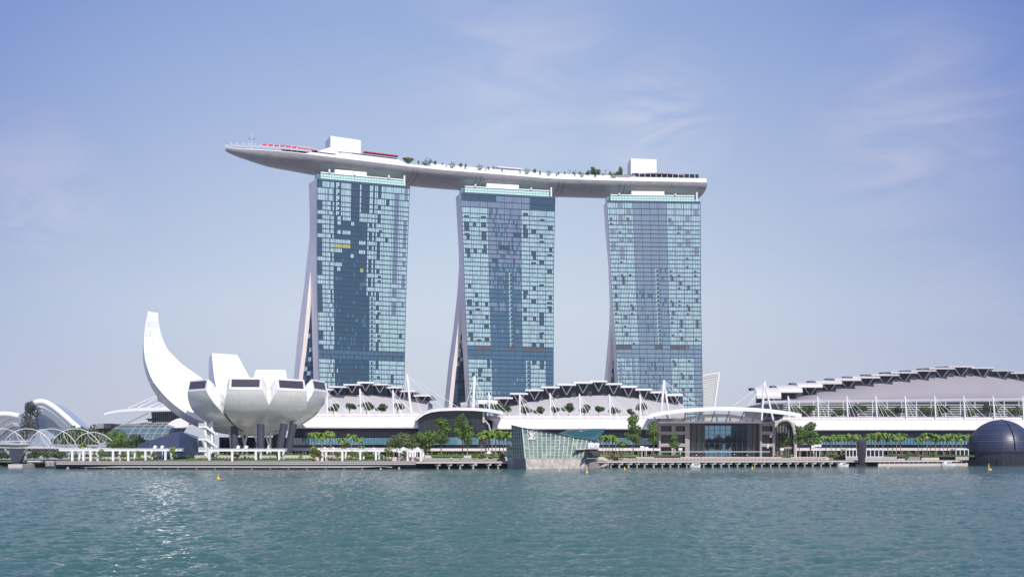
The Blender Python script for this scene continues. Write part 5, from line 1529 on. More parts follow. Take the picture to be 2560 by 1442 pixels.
# roof deck trees
for k, (x, h, key, w, lab) in enumerate(((1028, 11, 'wide1', 1, 'small green tree at the end of the red parasols on the roof deck'), (1076, 17, 'sparse', .9, 'nearly bare thin tree standing alone on the roof deck'), (1432, 12, 'sparse', 1.1, 'first wispy dark tree of the roof deck clump above the gap between towers'), (1447, 12, 'sparse', 1.2, 'second wispy dark tree of the roof deck clump above the gap between towers'), (1484, 21, 'tall2', 1.1, 'tallest dark green tree on the roof deck'), (1493, 14, 'wide2', .9, 'low dark green tree touching the tallest roof deck tree'), (1523, 15, 'sparse', 1.2, 'reddish wispy tree midway to the right lift house on the roof deck'), (1549, 15, 'wide2', .8, 'dark green tree beside the dark roofed pavilion on the deck'), (1554, 24, 'tall1', .6, 'slim ball topped tree beside the dark roofed pavilion on the deck'))):
    p = deckp(u_of(x), .12, ZR - .7); h_ = h / F * p.y + 4.2
    cm, tm = TREEKIND[key]; root = thing('roof_tree', lab, 'tree', p); root.scale = (h_ * w, h_ * w, h_)
    for n, me in (('crown', cm), ('trunk', tm)):
        o = bpy.data.objects.new(n, me); COL.objects.link(o); o.parent = root
# trees on the left shore
tree('casuarina', 'casuarina_tree', 'dark feathery casuarina between the two ribbed conservatories', 72, 1110, 640, 102, wide=.72)
for k, (x, top, w, key, lab, d) in enumerate(((178, 1064, .9, 'wide2', 'dark tree in front of the conservatory foot', 620), (208, 1066, .8, 'wide2', 'dark layered tree between conservatory and brown block', 600), (236, 1061, .8, 'wide2', 'taller dark tree touching the brown block', 610), (288, 1067, .72, 'wide1', 'bright green tree in front of the brown block', 520), (300, 1084, .8, 'wide1', 'lower bright green tree between brown block and bridge end', 510), (338, 1084, 1.1, 'wide2', 'blackish dome crowned tree beside the navy faceted pavilion', 490))):
    tree(key, 'shore_tree', lab, x, 1132, d, 1132 - top, wide=w, zbase=3.0)
for k, x in enumerate((-30, 5, 40, 85, 120, 152)):
    tree('wide2' if k % 2 else 'wide1', 'shore_tree', f'{nth(k)} low tree on the bank beneath the bridge, from the left edge', x, 1152, 545 + k % 3 * 6, 30, grp='trees on the bank beneath the bridge', wide=1.2, zbase=1.5)
for k, x in enumerate((207, 236)):
    palm(('bushy palm hiding the bridge end', 'smaller palm next to the bushy one at the bridge end')[k], x, 1141, 440, 36 - k * 8, None, 3.5)

for k, (x, top, w) in enumerate(((1772, 1092, 1.0), (1795, 1086, .9), (1820, 1084, .9), (1846, 1078, 1.0))):
    tree('wide2' if k % 2 else 'wide1', 'courtyard_tree', f'{nth(k)} dark tree seen through the tall glass of the arched pavilion, from the left', x, 1141, 574, 1141 - top, grp='trees behind the arched pavilion glass', wide=w * .7, zbase=4.7)

# teal lattice glass wedge behind the island pavilion
gc = thing('lattice_glass_roof', 'teal lattice glass wedge roof above the palms right of the glass island pavilion', 'glass roof', PX(1460, 12, 500))
q_ = [P(1398, 1083, 492), P(1489, 1104, 492), P(1513, 1072, 500), P(1420, 1074, 504)]
m = MB(); m.prism(q_, (0, 1.0, -.3)); m.build('glass_slope', mat('teal_glass', (.025, .085, .095), .1, var=.4, scale=.6, ior=1.5), gc)
m = MB()
for k in range(1, 14): m.beam(q_[0].lerp(q_[1], k / 14) + Vector((0, -.15, .1)), q_[3].lerp(q_[2], k / 14) + Vector((0, -.15, .1)), .22, .22)
for k in range(0, 6): m.beam(q_[0].lerp(q_[3], k / 5) + Vector((0, -.15, .1)), q_[1].lerp(q_[2], k / 5) + Vector((0, -.15, .1)), .2, .2)
m.build('lattice_bar', shop_glass, gc)
for x in (1425, 1455, 1485):
    m = MB(); m.beam(PX(x, 4.7, 494), P(x, 1098, 494), .4, .4); m.build('column', frame_teal, gc)

for k, x in enumerate((1048, 1066, 1088, 1108, 1131, 1152, 1166, 1200, 1221, 1236, 1318, 1337, 1352, 1372, 1396, 1413, 1455, 1470, 1508, 1536)):
    p = deckp(u_of(x), .05, ZR - .3); r_ = random.Random(x); h_ = 4.2 + r_.random() * 2.4
    cm, tm = TREEKIND[('vine2', 'bush1', 'wide2')[k % 3]]; root = thing('roof_shrub', f'{ORD[k]} small shrub along the planter walls of the roof deck, counted from the red parasols', 'shrub', p, 'shrubs between the planter walls of the roof deck'); root.scale = (h_ * .6, h_ * .6, h_)
    for n, me in (('crown', cm), ('trunk', tm)):
        o = bpy.data.objects.new(n, me); COL.objects.link(o); o.parent = root
# ------------------------------------------------------------------ quay edge: fascia, rails, piles
lf = thing('quay_edge', 'long grey quay edge with a dark gap above the water below the lotus building', 'quay', PX(600, 0, 404))
xs = [140, 160, 200, 300, 400, 500, 600, 700, 800, 900, 980, 1040]
m = MB(); m.slab([[PX(x, 2.1, dQ(x) - .4) for x in xs], [PX(x, 2.1, dQ(x) + 1.0) for x in xs]], .32); m.build('coping', pale_stone, lf)
for j_ in range(3):
    m = MB(); m.slab([[PX(x, 2.05 + .33 * j_, dQ(x) + .9 + j_ * .45) for x in xs], [PX(x, 2.05 + .33 * j_, dQ(x) + 2.6) for x in xs]], .33); m.build('step', paving, lf)
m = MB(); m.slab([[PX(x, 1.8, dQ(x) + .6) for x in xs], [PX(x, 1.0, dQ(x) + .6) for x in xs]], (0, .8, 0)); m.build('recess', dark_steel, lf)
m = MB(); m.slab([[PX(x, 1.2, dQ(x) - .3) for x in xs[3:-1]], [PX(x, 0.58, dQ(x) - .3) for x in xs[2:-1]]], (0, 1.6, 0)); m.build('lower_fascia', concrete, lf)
m = MB(); m.slab([[PX(x, .9, dQ(x) + 1.4) for x in xs], [PX(x, -1, dQ(x) + 1.4) for x in xs]], (0, .5, 0)); m.build('shadow_gap', dark_void, lf)  # near-black sheet: the shade under the quay put into its colour
for x in range(170, 1030, 46):
    m = MB(); p = PX(x, -1, dQ(x) + .6); m.box(tuple(p + Vector((-.35, -.4, 0))), tuple(p + Vector((.35, .6, 1.75)))); m.build('pile', concrete, lf)
m = MB()
for x in range(150, 1040, 6): p = PX(x, 2.1, dQ(x) + .3); m.beam(p, p + Vector((0, 0, 1.15)), .07, .07)
for a, b in zip(xs[:-1], xs[1:]):
    for z in (3.25, 2.7): m.beam(PX(a, z, dQ(a) + .3), PX(b, z, dQ(b) + .3), .09, .09)
tag(m.build('railing', concrete), 'thin pale railing along the quay edge below the lotus building', 'railing')
rq = thing('boardwalk', 'long stepped wooden boardwalk on pale piles right of the last pergola', 'boardwalk', PX(1800, 0, 480))
xs = [1040, 1100, 1180, 1266, 1300, 1400, 1490, 1560, 1700, 1850, 2000, 2150, 2300, 2420]
m = MB(); m.slab([[PX(x, 2.75, dQ(x) - 1.2) for x in xs], [PX(x, 2.75, dQ(x) + 1) for x in xs]], .55); m.build('edge_beam', pale_stone, rq)
m = MB(); m.slab([[PX(x, 2.1, dQ(x) + 5) for x in xs], [PX(x, -1, dQ(x) + 5) for x in xs]], (0, .5, 0)); m.build('shadow_gap', dark_void, rq)  # near-black sheet standing in for the shade beneath the boardwalk
rnd = random.Random(4)
for k, x in enumerate([1095, 1123, 1152, 1181, 1220, 1245] + list(range(1528, 2110, 21))):
    m = MB(); p = PX(x + rnd.uniform(-2, 2), -1, dQ(x) + .3); w = rnd.uniform(.55, .9)
    m.box(tuple(p + Vector((-w * 2, -.6, 2.2))), tuple(p + Vector((w * 2, 1.4, 3.2)))); m.tube([p, p + Vector((0, 0, 2.3))], w * .6, 7); m.build('pile', concrete, rq)
for j in range(4):                     # steps up to the plaza
    m = MB(); X = [x for x in range(1545, 2080, 40)]
    m.slab([[PX(x, 3.05 + .42 * j, dQ(x) + 12 + j * 4.2) for x in X], [PX(x, 3.05 + .42 * j, dQ(x) + 30) for x in X]], .44); m.build('step', wood, rq)
for j in range(4):
    m = MB(); X = [x for x in range(1060, 1266, 34)]
    m.slab([[PX(x, 3.05 + .42 * j, dQ(x) + 8 + j * 4.2) for x in X], [PX(x, 3.05 + .42 * j, dQ(x) + 30) for x in X]], .44); m.build('step', paving, rq)
m = MB(); X = list(range(1560, 2090, 9))
for x in X: p = PX(x, 3.0, dQ(x) + 1.5); m.beam(p, p + Vector((0, 0, 1.2)), .1, .1)
for a, b in zip(X[:-1], X[1:]):
    for z in (4.2, 3.6): m.beam(PX(a, z, dQ(a) + 1.5), PX(b, z, dQ(b) + 1.5), .08, .08)
tag(m.build('railing', white_metal), 'thin white railing along the wooden boardwalk edge', 'railing')
# planter walls and hedges on the plaza edge
def planter(x0, x1, lab, d0=None, hz=5.4, hb=3.0, hedge=None):
    d_ = lambda x: (dU(x) - .6 if d0 is None else d0)
    m = MB(); A_, B_ = PX(x0, hb, d_(x0)), PX(x1, hb, d_(x1))
    m.prism([A_, B_, Vector((B_.x, B_.y, hz)), Vector((A_.x, A_.y, hz))], (0, 1.6, 0))
    o = tag(m.build('planter_wall', pale_stone), lab, 'planter', 'planter walls along the plaza')
def hedge(x0, x1, lab, z0=4.7, h=1.7, d0=None, lm=leaf_mid, seed=0, dep=2.0):
    r = random.Random(seed + int(x0)); d_ = lambda x: (dU(x) + 1.6 if d0 is None else d0)
    m = MB()
    n = int((x1 - x0) * 2.2)
    for _ in range(n):
        x = r.uniform(x0, x1); p = PX(x, z0 + r.random() ** .7 * h * (0.75 + .35 * math.sin(x * .7)), d_(x) + r.uniform(-dep / 2, dep / 2))
        a = r.uniform(0, 6.28); u = Vector((math.cos(a), math.sin(a) * .5, r.uniform(-.5, .5))) * r.uniform(.3, .6); w = Vector((-u.z, .2, .45)) * r.uniform(.5, .9)
        m.quad(p - u, p - w * .6, p + u, p + w * .6)
    m.box(tuple(PX(x0, z0, d_(x0)) + Vector((0, -dep * .3, 0))), tuple(PX(x1, z0 + h * .55, d_(x1)) + Vector((0, dep * .3, 0))))
    tag(m.build('hedge', lm), lab, 'hedge', 'clipped hedges along the waterfront')
PL = [(352, 440, 'pale planter wall at the foot of the navy faceted pavilion'), (445, 512, 'pale planter wall between the navy pavilion and the stair tower'), (545, 590, 'short planter wall behind the first bay of the middle pergola'), (600, 640, 'short planter wall under the white lattice legs'), (652, 700, 'planter wall under the right half of the middle pergola'), (712, 775, 'planter wall between the middle and the last pergola'), (800, 860, 'planter wall behind the first bays of the last pergola'), (870, 960, 'planter wall behind the later bays of the last pergola'), (1062, 1262, 'long planter wall from the last pergola to the glass island pavilion'), (1525, 1590, 'planter wall right of the gangway stairs')]
for a, b, lab in PL: planter(a, b, lab)
HD = [(178, 335, 'long dark hedge behind the long left pergola', leaf_dark), (345, 440, 'hedge at the foot of the navy faceted pavilion', leaf_mid), (448, 510, 'hedge left of the white stair tower', leaf_dark), (540, 640, 'hedge under the lotus building', leaf_mid), (650, 705, 'hedge under the right side of the lotus bowl', leaf_dark), (712, 775, 'hedge between lotus columns and loose palms', leaf_mid), (800, 960, 'long hedge behind the last pergola', leaf_olive), (1062, 1160, 'hedge under the broad leafy tree', leaf_mid), (1165, 1262, 'hedge under the tight palm clump', leaf_lime), (1500, 1590, 'hedge under the palms right of the glass island pavilion', leaf_mid), (1620, 1700, 'clipped hedge before the arched pavilion stone corner', leaf_dark), (1940, 1975, 'hedge before the vaulted porch', leaf_dark), (2060, 2115, 'hedge left of the first white frame kiosk', leaf_mid), (2205, 2385, 'long hedge under the palms left of the dark dome', leaf_dark)]
for a, b, lab, lm in HD: hedge(a, b, lab, lm=lm)
for a, b, lab, lm in ((176, 262, 'low dark planting behind the first bays of the long left pergola', leaf_dark), (264, 345, 'low green planting behind the middle bays of the long left pergola', leaf_mid), (350, 440, 'low green planting below the planter wall of the navy pavilion', leaf_olive), (448, 520, 'low planting below the planter wall left of the stair tower', leaf_mid), (545, 700, 'low planting strip behind the pergola before the lotus building', leaf_dark), (715, 790, 'low planting between the two right pergolas', leaf_mid), (805, 980, 'low planting strip behind the palm side pergola', leaf_olive)):
    hedge(a, b, lab, z0=3.0, h=1.5, d0=dU((a + b) / 2) - 3.0, lm=lm, seed=5, dep=3.0)
def lawn(x0, x1, nm):
    m = MB(); m.slab([[PX(x, 3.05, dQ(x) + 10) for x in (x0, (x0 + x1) / 2, x1)], [PX(x, 4.2, dU(x) - 1) for x in (x0, (x0 + x1) / 2, x1)]], .3)
    structure(m.build('lawn', grass))
lawn(330, 560, 0); lawn(600, 780, 1); lawn(860, 960, 2)

# ------------------------------------------------------------------ pergolas with climbers
def pergola(lab, x0, x1, yb, posts, d, vines, rear=True, yb2=None):
    root = thing('pergola', lab, 'pergola', PX((x0 + x1) / 2, 3.0, d), 'white pergolas on the promenade')
    zt = Zof(yb, d); m = MB()
    a, b = PX(x0, zt, d), PX(x1, Zof(yb2 or yb, d), d)
    m.beam(a, b, .6, .8); m.beam(a + Vector((0, 6, 0)), b + Vector((0, 6, 0)), .6, .8); m.build('beam', white, root)
    m = MB(); n = int((b - a).length / 1.6)
    for k in range(n + 1):
        p = a.lerp(b, k / n) + Vector((0, -.6, .62)); m.beam(p, p + Vector((0, 7.4, 0)), .28, .3)
    m.build('rafter', white, root)
    for k, x in enumerate(posts):
        for off in ((0, 6) if rear else (0,)):
            m = MB(); p = PX(x + (3 if off else 0), 3.0, d) + Vector((0, off, 0)); m.beam(p, Vector((p.x, p.y, zt - .4)), .78, .78); m.build('post', white, root)
pergola('long white pergola left of the navy faceted pavilion', 148, 446, 1124.5, (181, 209, 227, 283, 321, 364, 414), 424, 0)
pergola('white pergola in front of the lotus building', 522, 709, 1125, (524, 581, 640, 698), 421, 0)
pergola('white pergola beside the loose palms, running back at its far end', 800, 990, 1126, (806, 856, 901, 940), 424, 0)
pergola('low rear pergola continuing behind the far end of the palm side pergola', 990, 1056, 1127, (999, 1019, 1032, 1052), 436, 0)
VN = [(252, 1152, 30, 0, 'first climber of the long left pergola'), (307, 1152, 24, 2, 'second climber of the long left pergola'), (346, 1152, 26, 0, 'third climber of the long left pergola'), (385, 1152, 24, 1, 'fourth climber of the long left pergola'), (433, 1153, 36, 0, 'bushy climber at the end of the long left pergola'), (533, 1152, 24, 1, 'first climber of the pergola before the lotus building'), (590, 1152, 26, 2, 'second climber of the pergola before the lotus building'), (641, 1152, 24, 0, 'third climber of the pergola before the lotus building'), (693, 1151, 30, 0, 'rounded climber at the end of the pergola before the lotus building'), (786, 1153, 38, 0, 'big climber left of the palm side pergola'), (798, 1153, 30, 1, 'reddish climber at the first post of the palm side pergola'), (845, 1152, 26, 2, 'second climber of the palm side pergola'), (880, 1152, 26, 0, 'third climber of the palm side pergola'), (914, 1152, 28, 1, 'reddish climber of the palm side pergola'), (972, 1153, 36, 0, 'tall climber where the palm side pergola turns back'), (1008, 1150, 26, 2, 'climber on the low rear pergola')]
for x, yb, h, s, lab in VN:
    tree(f'vine{s}', 'climbing_plant', lab, x, yb, 424 if x < 990 else 434, h, cat='climber', grp='climbers on the pergolas', zbase=3.05, wide=1.15)
for k, (x, y, d, s) in enumerate(((470, 1146, 420, 1), (752, 1148, 424, 2), (1186, 1141, 440, 2), (1205, 1141, 445, 1), (1232, 1141, 447, 0), (1255, 1142, 447, 2), (1530, 1142, 478, 2), (1553, 1142, 482, 0), (2086, 1141, 538, 0), (2230, 1141, 545, 1), (2270, 1139, 548, 0), (2287, 1141, 552, 2), (2335, 1141, 556, 0))):
    tree(f'bush{s}', 'shrub', ('low shrub on the lawn beside the stair tower', 'low shrub between the lotus and the last pergola', 'rounded shrub at the left end of the stepped quay', 'reddish shrub left of the tight palm clump', 'lime shrub under the tight palm clump', 'rounded shrub nearest the glass island pavilion', 'shrub right of the gangway stairs', 'lime shrub under the short pair of palms', 'lime shrub left of the first white frame kiosk', 'shrub right of the second white frame kiosk', 'lime shrub in the middle of the palm rows', 'reddish shrub between the two right palm rows', 'lime shrub under the dense palm row')[k], x, y, d, 12, cat='shrub', wide=1.0, zbase=4.4)
# sun loungers / seats at the left stretch, and street lamps
def lampp(x, d, lab, h_px, z=4.7, head=True):
    root = thing('lamp_post', lab, 'lamp', PX(x, z, d), 'lamp posts on the waterfront'); p = PX(x, z, d); t = Zof(1141 - h_px, d)
    m = MB(); m.tube([p, Vector((p.x, p.y, t))], .16, 6, r1=.1); m.build('pole', white_metal, root)
    m = MB(); c = Vector((p.x, p.y, t)); m.box(tuple(c + Vector((-.9, -.25, -.2))), tuple(c + Vector((.9, .25, .9)))); m.build('lamp_head', white, root)
for x, d, lab, h in ((1701, 520, 'lamp post with a white head before the arched pavilion', 17), (1955, 540, 'lamp post with a white head before the vaulted porch', 17), (1616, 505, 'pale lamp post between the two upright trees', 20), (1605, 505, 'lamp post at the dark storefront right of the airy tree', 22), (2033, 535, 'lamp post by the bigger dark bushy tree', 24), (2041, 535, 'lamp post just right of the one by the bushy tree', 26), (2049, 535, 'lamp post left of the first palm row', 26)):
    lampp(x, d, lab, h)
for k, (x, y, lab) in enumerate(((388, 1117, 'left one of the two white floodlights above the long left pergola'), (406, 1117, 'right one of the two white floodlights above the long left pergola'), (596, 1117, 'left one of the two white floodlights before the lattice legs'), (616, 1117, 'right one of the two white floodlights before the lattice legs'))):
    root = thing('floodlight', lab, 'floodlight', PX(x, 3.0, 428), 'floodlights behind the pergolas'); p = P(x, y, 428)
    m = MB(); m.tube([PX(x, 3.0, 428), p], .12, 5); m.build('pole', white_metal, root)
    m = MB(); s_ = 5.0 / F * 428
    m.hexa([p + Vector(v) for v in ((-s_, -.4, -s_ * .5), (s_ * .4, -.4, -s_), (s_ * .4, .6, -s_), (-s_, .6, -s_ * .5), (-s_ * .4, -.4, s_ * .9), (s_, -.4, s_ * .4), (s_, .6, s_ * .4), (-s_ * .4, .6, s_ * .9))]); m.build('lamp_head', white, root)
# umbrellas and low white kiosks on the palm terrace
for k, (x, y, w) in enumerate(((812, 1119, 5), (833, 1119, 5), (934, 1120, 4.5), (1008, 1119, 6), (1044, 1119, 6), (1222, 1128, 5))):
    root = thing('sunshade', ('white sunshade left of the tallest loose palm', 'white sunshade right of the tallest loose palm', 'white sunshade above the middle of the palm side pergola', 'white pointed sunshade behind the low rear pergola', 'white sunshade under the greenest spreading tree', 'white sunshade in the tight palm clump')[k], 'sunshade', PX(x, 4.7, 448), 'white sunshades on the promenade')
    p = P(x, y, 448); m = MB(); m.tube([PX(x, 4.7, 448), p], .1, 5); m.build('pole', white_metal, root)
    m = MB(); rr_ = w / F * 448 * 1.5; ring = [p + Vector((math.cos(a) * rr_, math.sin(a) * rr_, -.7)) for a in np.linspace(0, 2 * math.pi, 9)[:-1]]
    for i in range(8):
        m.add((p + Vector((0, 0, .5)), ring[i], ring[(i + 1) % 8]), ((0, 1, 2),)); q0, q1 = ring[i] - Vector((0, 0, .3)), ring[(i + 1) % 8] - Vector((0, 0, .3)); m.quad(ring[i], q0, q1, ring[(i + 1) % 8])
    m.build('canopy', white, root)
# white frame kiosks
def kiosk(lab, x0, x1, y0, y1, d, n):
    root = thing('frame_kiosk', lab, 'kiosk', PX((x0 + x1) / 2, 4.0, d), 'white frame kiosks'); z0, z1 = Zof(y1, d), Zof(y0, d)
    m = MB()
    for off in (0, 7):
        for k in range(n + 1):
            x = x0 + (x1 - x0) * k / n; m.beam(PX(x, z0, d) + Vector((0, off, 0)), PX(x, z1, d) + Vector((0, off, 0)), .32, .32)
        for z in (z0, z1): m.beam(PX(x0, z, d) + Vector((0, off, 0)), PX(x1, z, d) + Vector((0, off, 0)), .4, .42)
    for x in (x0, x1):
        m.beam(PX(x, z1, d), PX(x, z1, d) + Vector((0, 7, 0)), .3, .38)
    m.build('frame', white, root)
    m = MB(); m.slab([[PX(x0, z1 - .25, d), PX(x1, z1 - .25, d)], [PX(x0, z1 - .25, d) + Vector((0, 7, 0)), PX(x1, z1 - .25, d) + Vector((0, 7, 0))]], .15); m.build('roof', white, root)
    m = MB(); m.prism([PX(x0 + 1, z0, d + 3), PX(x1 - 1, z0, d + 3), PX(x1 - 1, z1 - .4, d + 3), PX(x0 + 1, z1 - .4, d + 3)], (0, .2, 0)); m.build('glazing', slate_glass, root)
    m = MB(); m.slab([[PX(x0 - 1, z0, d - 1), PX(x1 + 1, z0, d - 1)], [PX(x0 - 1, z0, d + 8), PX(x1 + 1, z0, d + 8)]], z0 - 3.0 if z0 > 3.3 else .3); m.build('base', concrete, root)
kiosk('white frame kiosk left of the dark sculpture', 2115, 2150, 1123, 1141.5, 535, 4)
kiosk('white frame kiosk right of the dark sculpture', 2166, 2207, 1123, 1141.5, 535, 4)
kiosk('white frame kiosk beside the dark dome', 2390, 2421, 1123, 1141, 560, 3)
# low stage walls left of the dome
for k, (x0, x1, y0, y1) in enumerate(((2206, 2242, 1141, 1151), (2243, 2262, 1146, 1152), (2262, 2300, 1141.5, 1151), (2303, 2348, 1143, 1152), (2352, 2388, 1142, 1151))):
    m = MB(); d = dQ(x0) + 14; A_, B_ = PX(x0, 3.0, d), PX(x1, 3.0, d); z = Zof(y0, d)
    m.prism([A_, B_, Vector((B_.x, B_.y, max(z, 3.8))), Vector((A_.x + .6, A_.y, max(z, 3.8)))], (0, 5, 0))
    tag(m.build('terrace_wall', (concrete, pale_stone, mauve_clad, pale_stone, concrete)[k]), f'{nth(k)} low terrace wall between the second white frame kiosk and the dome', 'wall', 'low terrace walls')
# floating pontoon along the right quay
pt = thing('pontoon', 'long low pale pontoon floating between the dark sculpture and the dome', 'pontoon', PX(2290, 0, 545))
m = MB(); m.slab([[PX(x, 1.3, dQ(x) - 6) for x in (2195, 2290, 2370, 2420)], [PX(x, 1.3, dQ(x) - 2) for x in (2195, 2290, 2370, 2420)]], 1.5); m.build('float', pale_stone, pt)
for x in range(2200, 2420, 12):
    m = MB(); p = PX(x, 1.3, dQ(x) - 5.6); m.beam(p, p + Vector((0, 0, .8)), .12, .12); m.build('rail_post', white_metal, pt)

# ------------------------------------------------------------------ boats and buoys
def boat(lab, px, d, Lm, hm, kind, grp=None):
    root = thing('boat', lab, 'boat', PX(px, 0, d), grp); c = PX(px, 0, d)
    def sec(x, w, z0, z1): return [c + Vector((x, -w * .7, z0)), c + Vector((x, -w, z1)), c + Vector((x, w, z1)), c + Vector((x, w * .7, z0))]
    h = Lm / 2
    rows = [sec(-h, .9, 0.1, 1.0), sec(-h * .5, 1.3, -.2, 1.0), sec(h * .4, 1.3, -.2, 1.1), sec(h * .8, .7, 0, 1.35), sec(h, .08, .5, 1.55)]
    m = MB(); m.loft(rows, closed=True); m.poly(rows[0]); m.poly(rows[-1]); fixn(m.build('hull', kind[0], root))
    m = MB()
    if kind[2] == 'van':
        pr = [(-h * .85, 1.0), (-h * .6, hm), (h * .45, hm), (h * .62, 1.1)]
        m.prism([c + Vector((x, -1.1, z)) for x, z in pr], (0, 2.2, 0)); m.build('cabin', kind[1], root)
        for k in range(4):
            g = MB(); x = -h * .25 + k * h * .22; g.prism([c + Vector((x, -1.16, hm * .55)), c + Vector((x + h * .16, -1.16, hm * .55)), c + Vector((x + h * .16, -1.16, hm * .85)), c + Vector((x, -1.16, hm * .85))], (0, .08, 0)); g.build('window', slate_glass, root)
    else:
        m.slab([[c + Vector((-h * .9, -1.3, hm)), c + Vector((h * .55, -1.3, hm))], [c + Vector((-h * .9, 1.3, hm)), c + Vector((h * .55, 1.3, hm))]], .3); m.build('awning_roof', kind[1], root)
        for k in range(7):
            for y in (-1.2, 1.2):
                m = MB(); x = -h * .85 + k * h * .22; m.beam(c + Vector((x, y, .9)), c + Vector((x, y, hm)), .14, .14); m.build('roof_post', white, root)
        m = MB(); m.prism([c + Vector((-h * .8, -.9, 1.0)), c + Vector((h * .5, -.9, 1.0)), c + Vector((h * .5, -.9, hm * .62)), c + Vector((-h * .8, -.9, hm * .62))], (0, 1.8, 0)); m.build('seats', dark_steel, root)
hull_red = mat('hull_red', (0.30, 0.05, 0.04), .5)
boat('red hulled water taxi with a white roof moored beside the bridge pier', 92, 478, 8.2, 2.9, (hull_red, white, 'open'))
boat('pale covered boat moored at the left end of the quay', 131, 428, 5.0, 3.0, (dark_steel, awning, 'open'))
boat('white cabin launch moored under the wooden boardwalk', 1738, 466, 4.8, 1.9, (white, white, 'van'), 'white launches at the quay')
boat('white cabin launch moored left of the dark sculpture', 2108, 500, 5.2, 2.0, (white, white, 'van'), 'white launches at the quay')
boat('white cabin launch moored left of the dark dome', 2370, 540, 7.0, 2.4, (white, white, 'van'), 'white launches at the quay')
boat('tiny white launch moored beside the dark dome', 2343, 552, 2.6, 1.5, (white, white, 'van'), 'white launches at the quay')
def buoy(lab, px, pyw, h_px, post=False):
    d = EYE * F / (pyw - YH); root = thing('buoy', lab, 'buoy', PX(px, 0, d), 'yellow marker buoys'); c = PX(px, 0, d); h = h_px / F * d * (1.0 if h_px > 12 else .8)
    m = MB(); prof = ((.26, -.15), (.30, .12), (.22, .30), (.09, h * .45), (.06, h * .8), (.02, h)) if not post else ((.28, -.15), (.30, .2), (.20, .32), (.12, .4), (.12, h * .85), (.03, h))
    rows = [[c + Vector((math.cos(a) * r_ * 1.3, math.sin(a) * r_ * 1.3, z)) for a in np.linspace(0, 2 * math.pi, 9)[:-1]] for r_, z in prof]
    m.loft(rows, closed=True); o = m.build('float', yellow_plastic, root, smooth=True)
    m = MB(); m.tube([c + Vector((0, 0, -.2)), c + Vector((0, 0, .10))], .44, 10); m.build('collar', white if post else yellow_plastic, root)
for lab, x, y, h, p_ in (('pointed yellow buoy in open water before the lotus building', 546, 1198, 14, False), ('tall yellow post buoy in front of the glass island pavilion end', 1467, 1181, 14, True), ('small faint yellow buoy before the glass island pavilion', 1398, 1176, 7, True), ('small yellow buoy by the boardwalk right of the gangway', 1561.5, 1172, 8, True), ('small yellow buoy near the arched pavilion boardwalk', 1880.5, 1170.5, 9, True), ('yellow buoy right of the dark sculpture', 2219.5, 1169, 9, True), ('yellow buoy just left of the dark dome platform', 2412, 1165.5, 8, True), ('tall yellow post buoy of the pair before the dark dome', 2472, 1173, 15, True), ('short yellow buoy of the pair before the dark dome', 2476, 1174, 7, True)):
    buoy(lab, x, y, h, p_)

# ------------------------------------------------------------------ helix bridge on the left
hb = thing('helix_bridge', 'white double helix footbridge on V shaped legs at the left edge', 'bridge', PX(42, 0, 480))
AX0, AX1 = P(272, 1102, 462), P(-200, 1098, 505)
def axis(t): return AX0.lerp(AX1, t) + Vector((0, 16 * math.sin(math.pi * t) * .6, 0))
N_ = 150
def helix(ph, turns, r_, sgn):
    pts = []
    for i in range(N_ + 1):
        t = i / N_; c = axis(t); g = min(1.0, t * 7 + .25)
        tg = (axis(min(1, t + .01)) - axis(max(0, t - .01))).normalized(); s = Vector((tg.y, -tg.x, 0))
        a = ph + sgn * turns * 2 * math.pi * t
        pts.append(c + (s * math.cos(a) + Vector((0, 0, 1)) * math.sin(a)) * r_ * g)
    return pts
for ph, sg, r_, w in ((0.3, 1, 5.6, .15), (3.44, 1, 5.6, .15), (1.2, -1, 4.6, .09), (4.34, -1, 4.6, .09)):
    m = MB(); m.tube(helix(ph, 3.7, r_, sg), w, 6); m.build('helix_tube', white_metal, hb)
m = MB()
for i in range(3, N_, 3):
    t = i / N_; c = axis(t); m.beam(c + Vector((0, -2.6, -3.2)), c + Vector((0, -2.6, 4.4 if i % 2 else 3.4)), .1, .1)
m.build('hanger', concrete, hb)
m = MB(); m.slab([[axis(t) + Vector((0, -3, -2.9)) for t in np.linspace(0, 1, 40)], [axis(t) + Vector((0, 3, -2.9)) for t in np.linspace(0, 1, 40)]], .7); m.build('bridge_deck', roof_white, hb)
m = MB(); m.slab([[axis(t) + Vector((0, -1.6, -3.65)) for t in np.linspace(0, 1, 40)], [axis(t) + Vector((0, 1.6, -3.65)) for t in np.linspace(0, 1, 40)]], 1.3); m.build('under_truss', dark_steel, hb)
m = MB()
for k in range(44):
    t = k / 44; c = axis(t); c2 = axis(min(1, t + .022)); m.beam(c + Vector((0, -3, -3.6)), c2 + Vector((0, -1.8, -5.2)), .14, .14); m.beam(c2 + Vector((0, -3, -3.6)), c + Vector((0, -1.8, -5.2)), .14, .14)
m.build('truss_brace', concrete, hb)
m = MB(); m.slab([[axis(t) + Vector((0, -3.1, -1.6)) for t in np.linspace(0, 1, 40)], [axis(t) + Vector((0, -3.1, -2.6)) for t in np.linspace(0, 1, 40)]], (0, .08, 0)); m.build('glass_rail', clear_rail, hb)
pc = P(42, 1110, 474); rows = []
for r_, z in ((7.4, 0.3), (7.6, -.3), (6.2, -1.2), (1.0, -1.5)):
    rows.append([pc + Vector((math.cos(a) * r_, math.sin(a) * r_ * .6 - 3, z)) for a in np.linspace(0, 2 * math.pi, 25)])
m = MB(); m.loft(rows); m.poly(rows[0][:-1]); m.build('viewing_pod', grey_clad, hb)
m = MB(); m.tube([p + Vector((0, 0, 1.1)) for p in rows[0]], .1, 5); m.build('pod_rail', white_metal, hb)
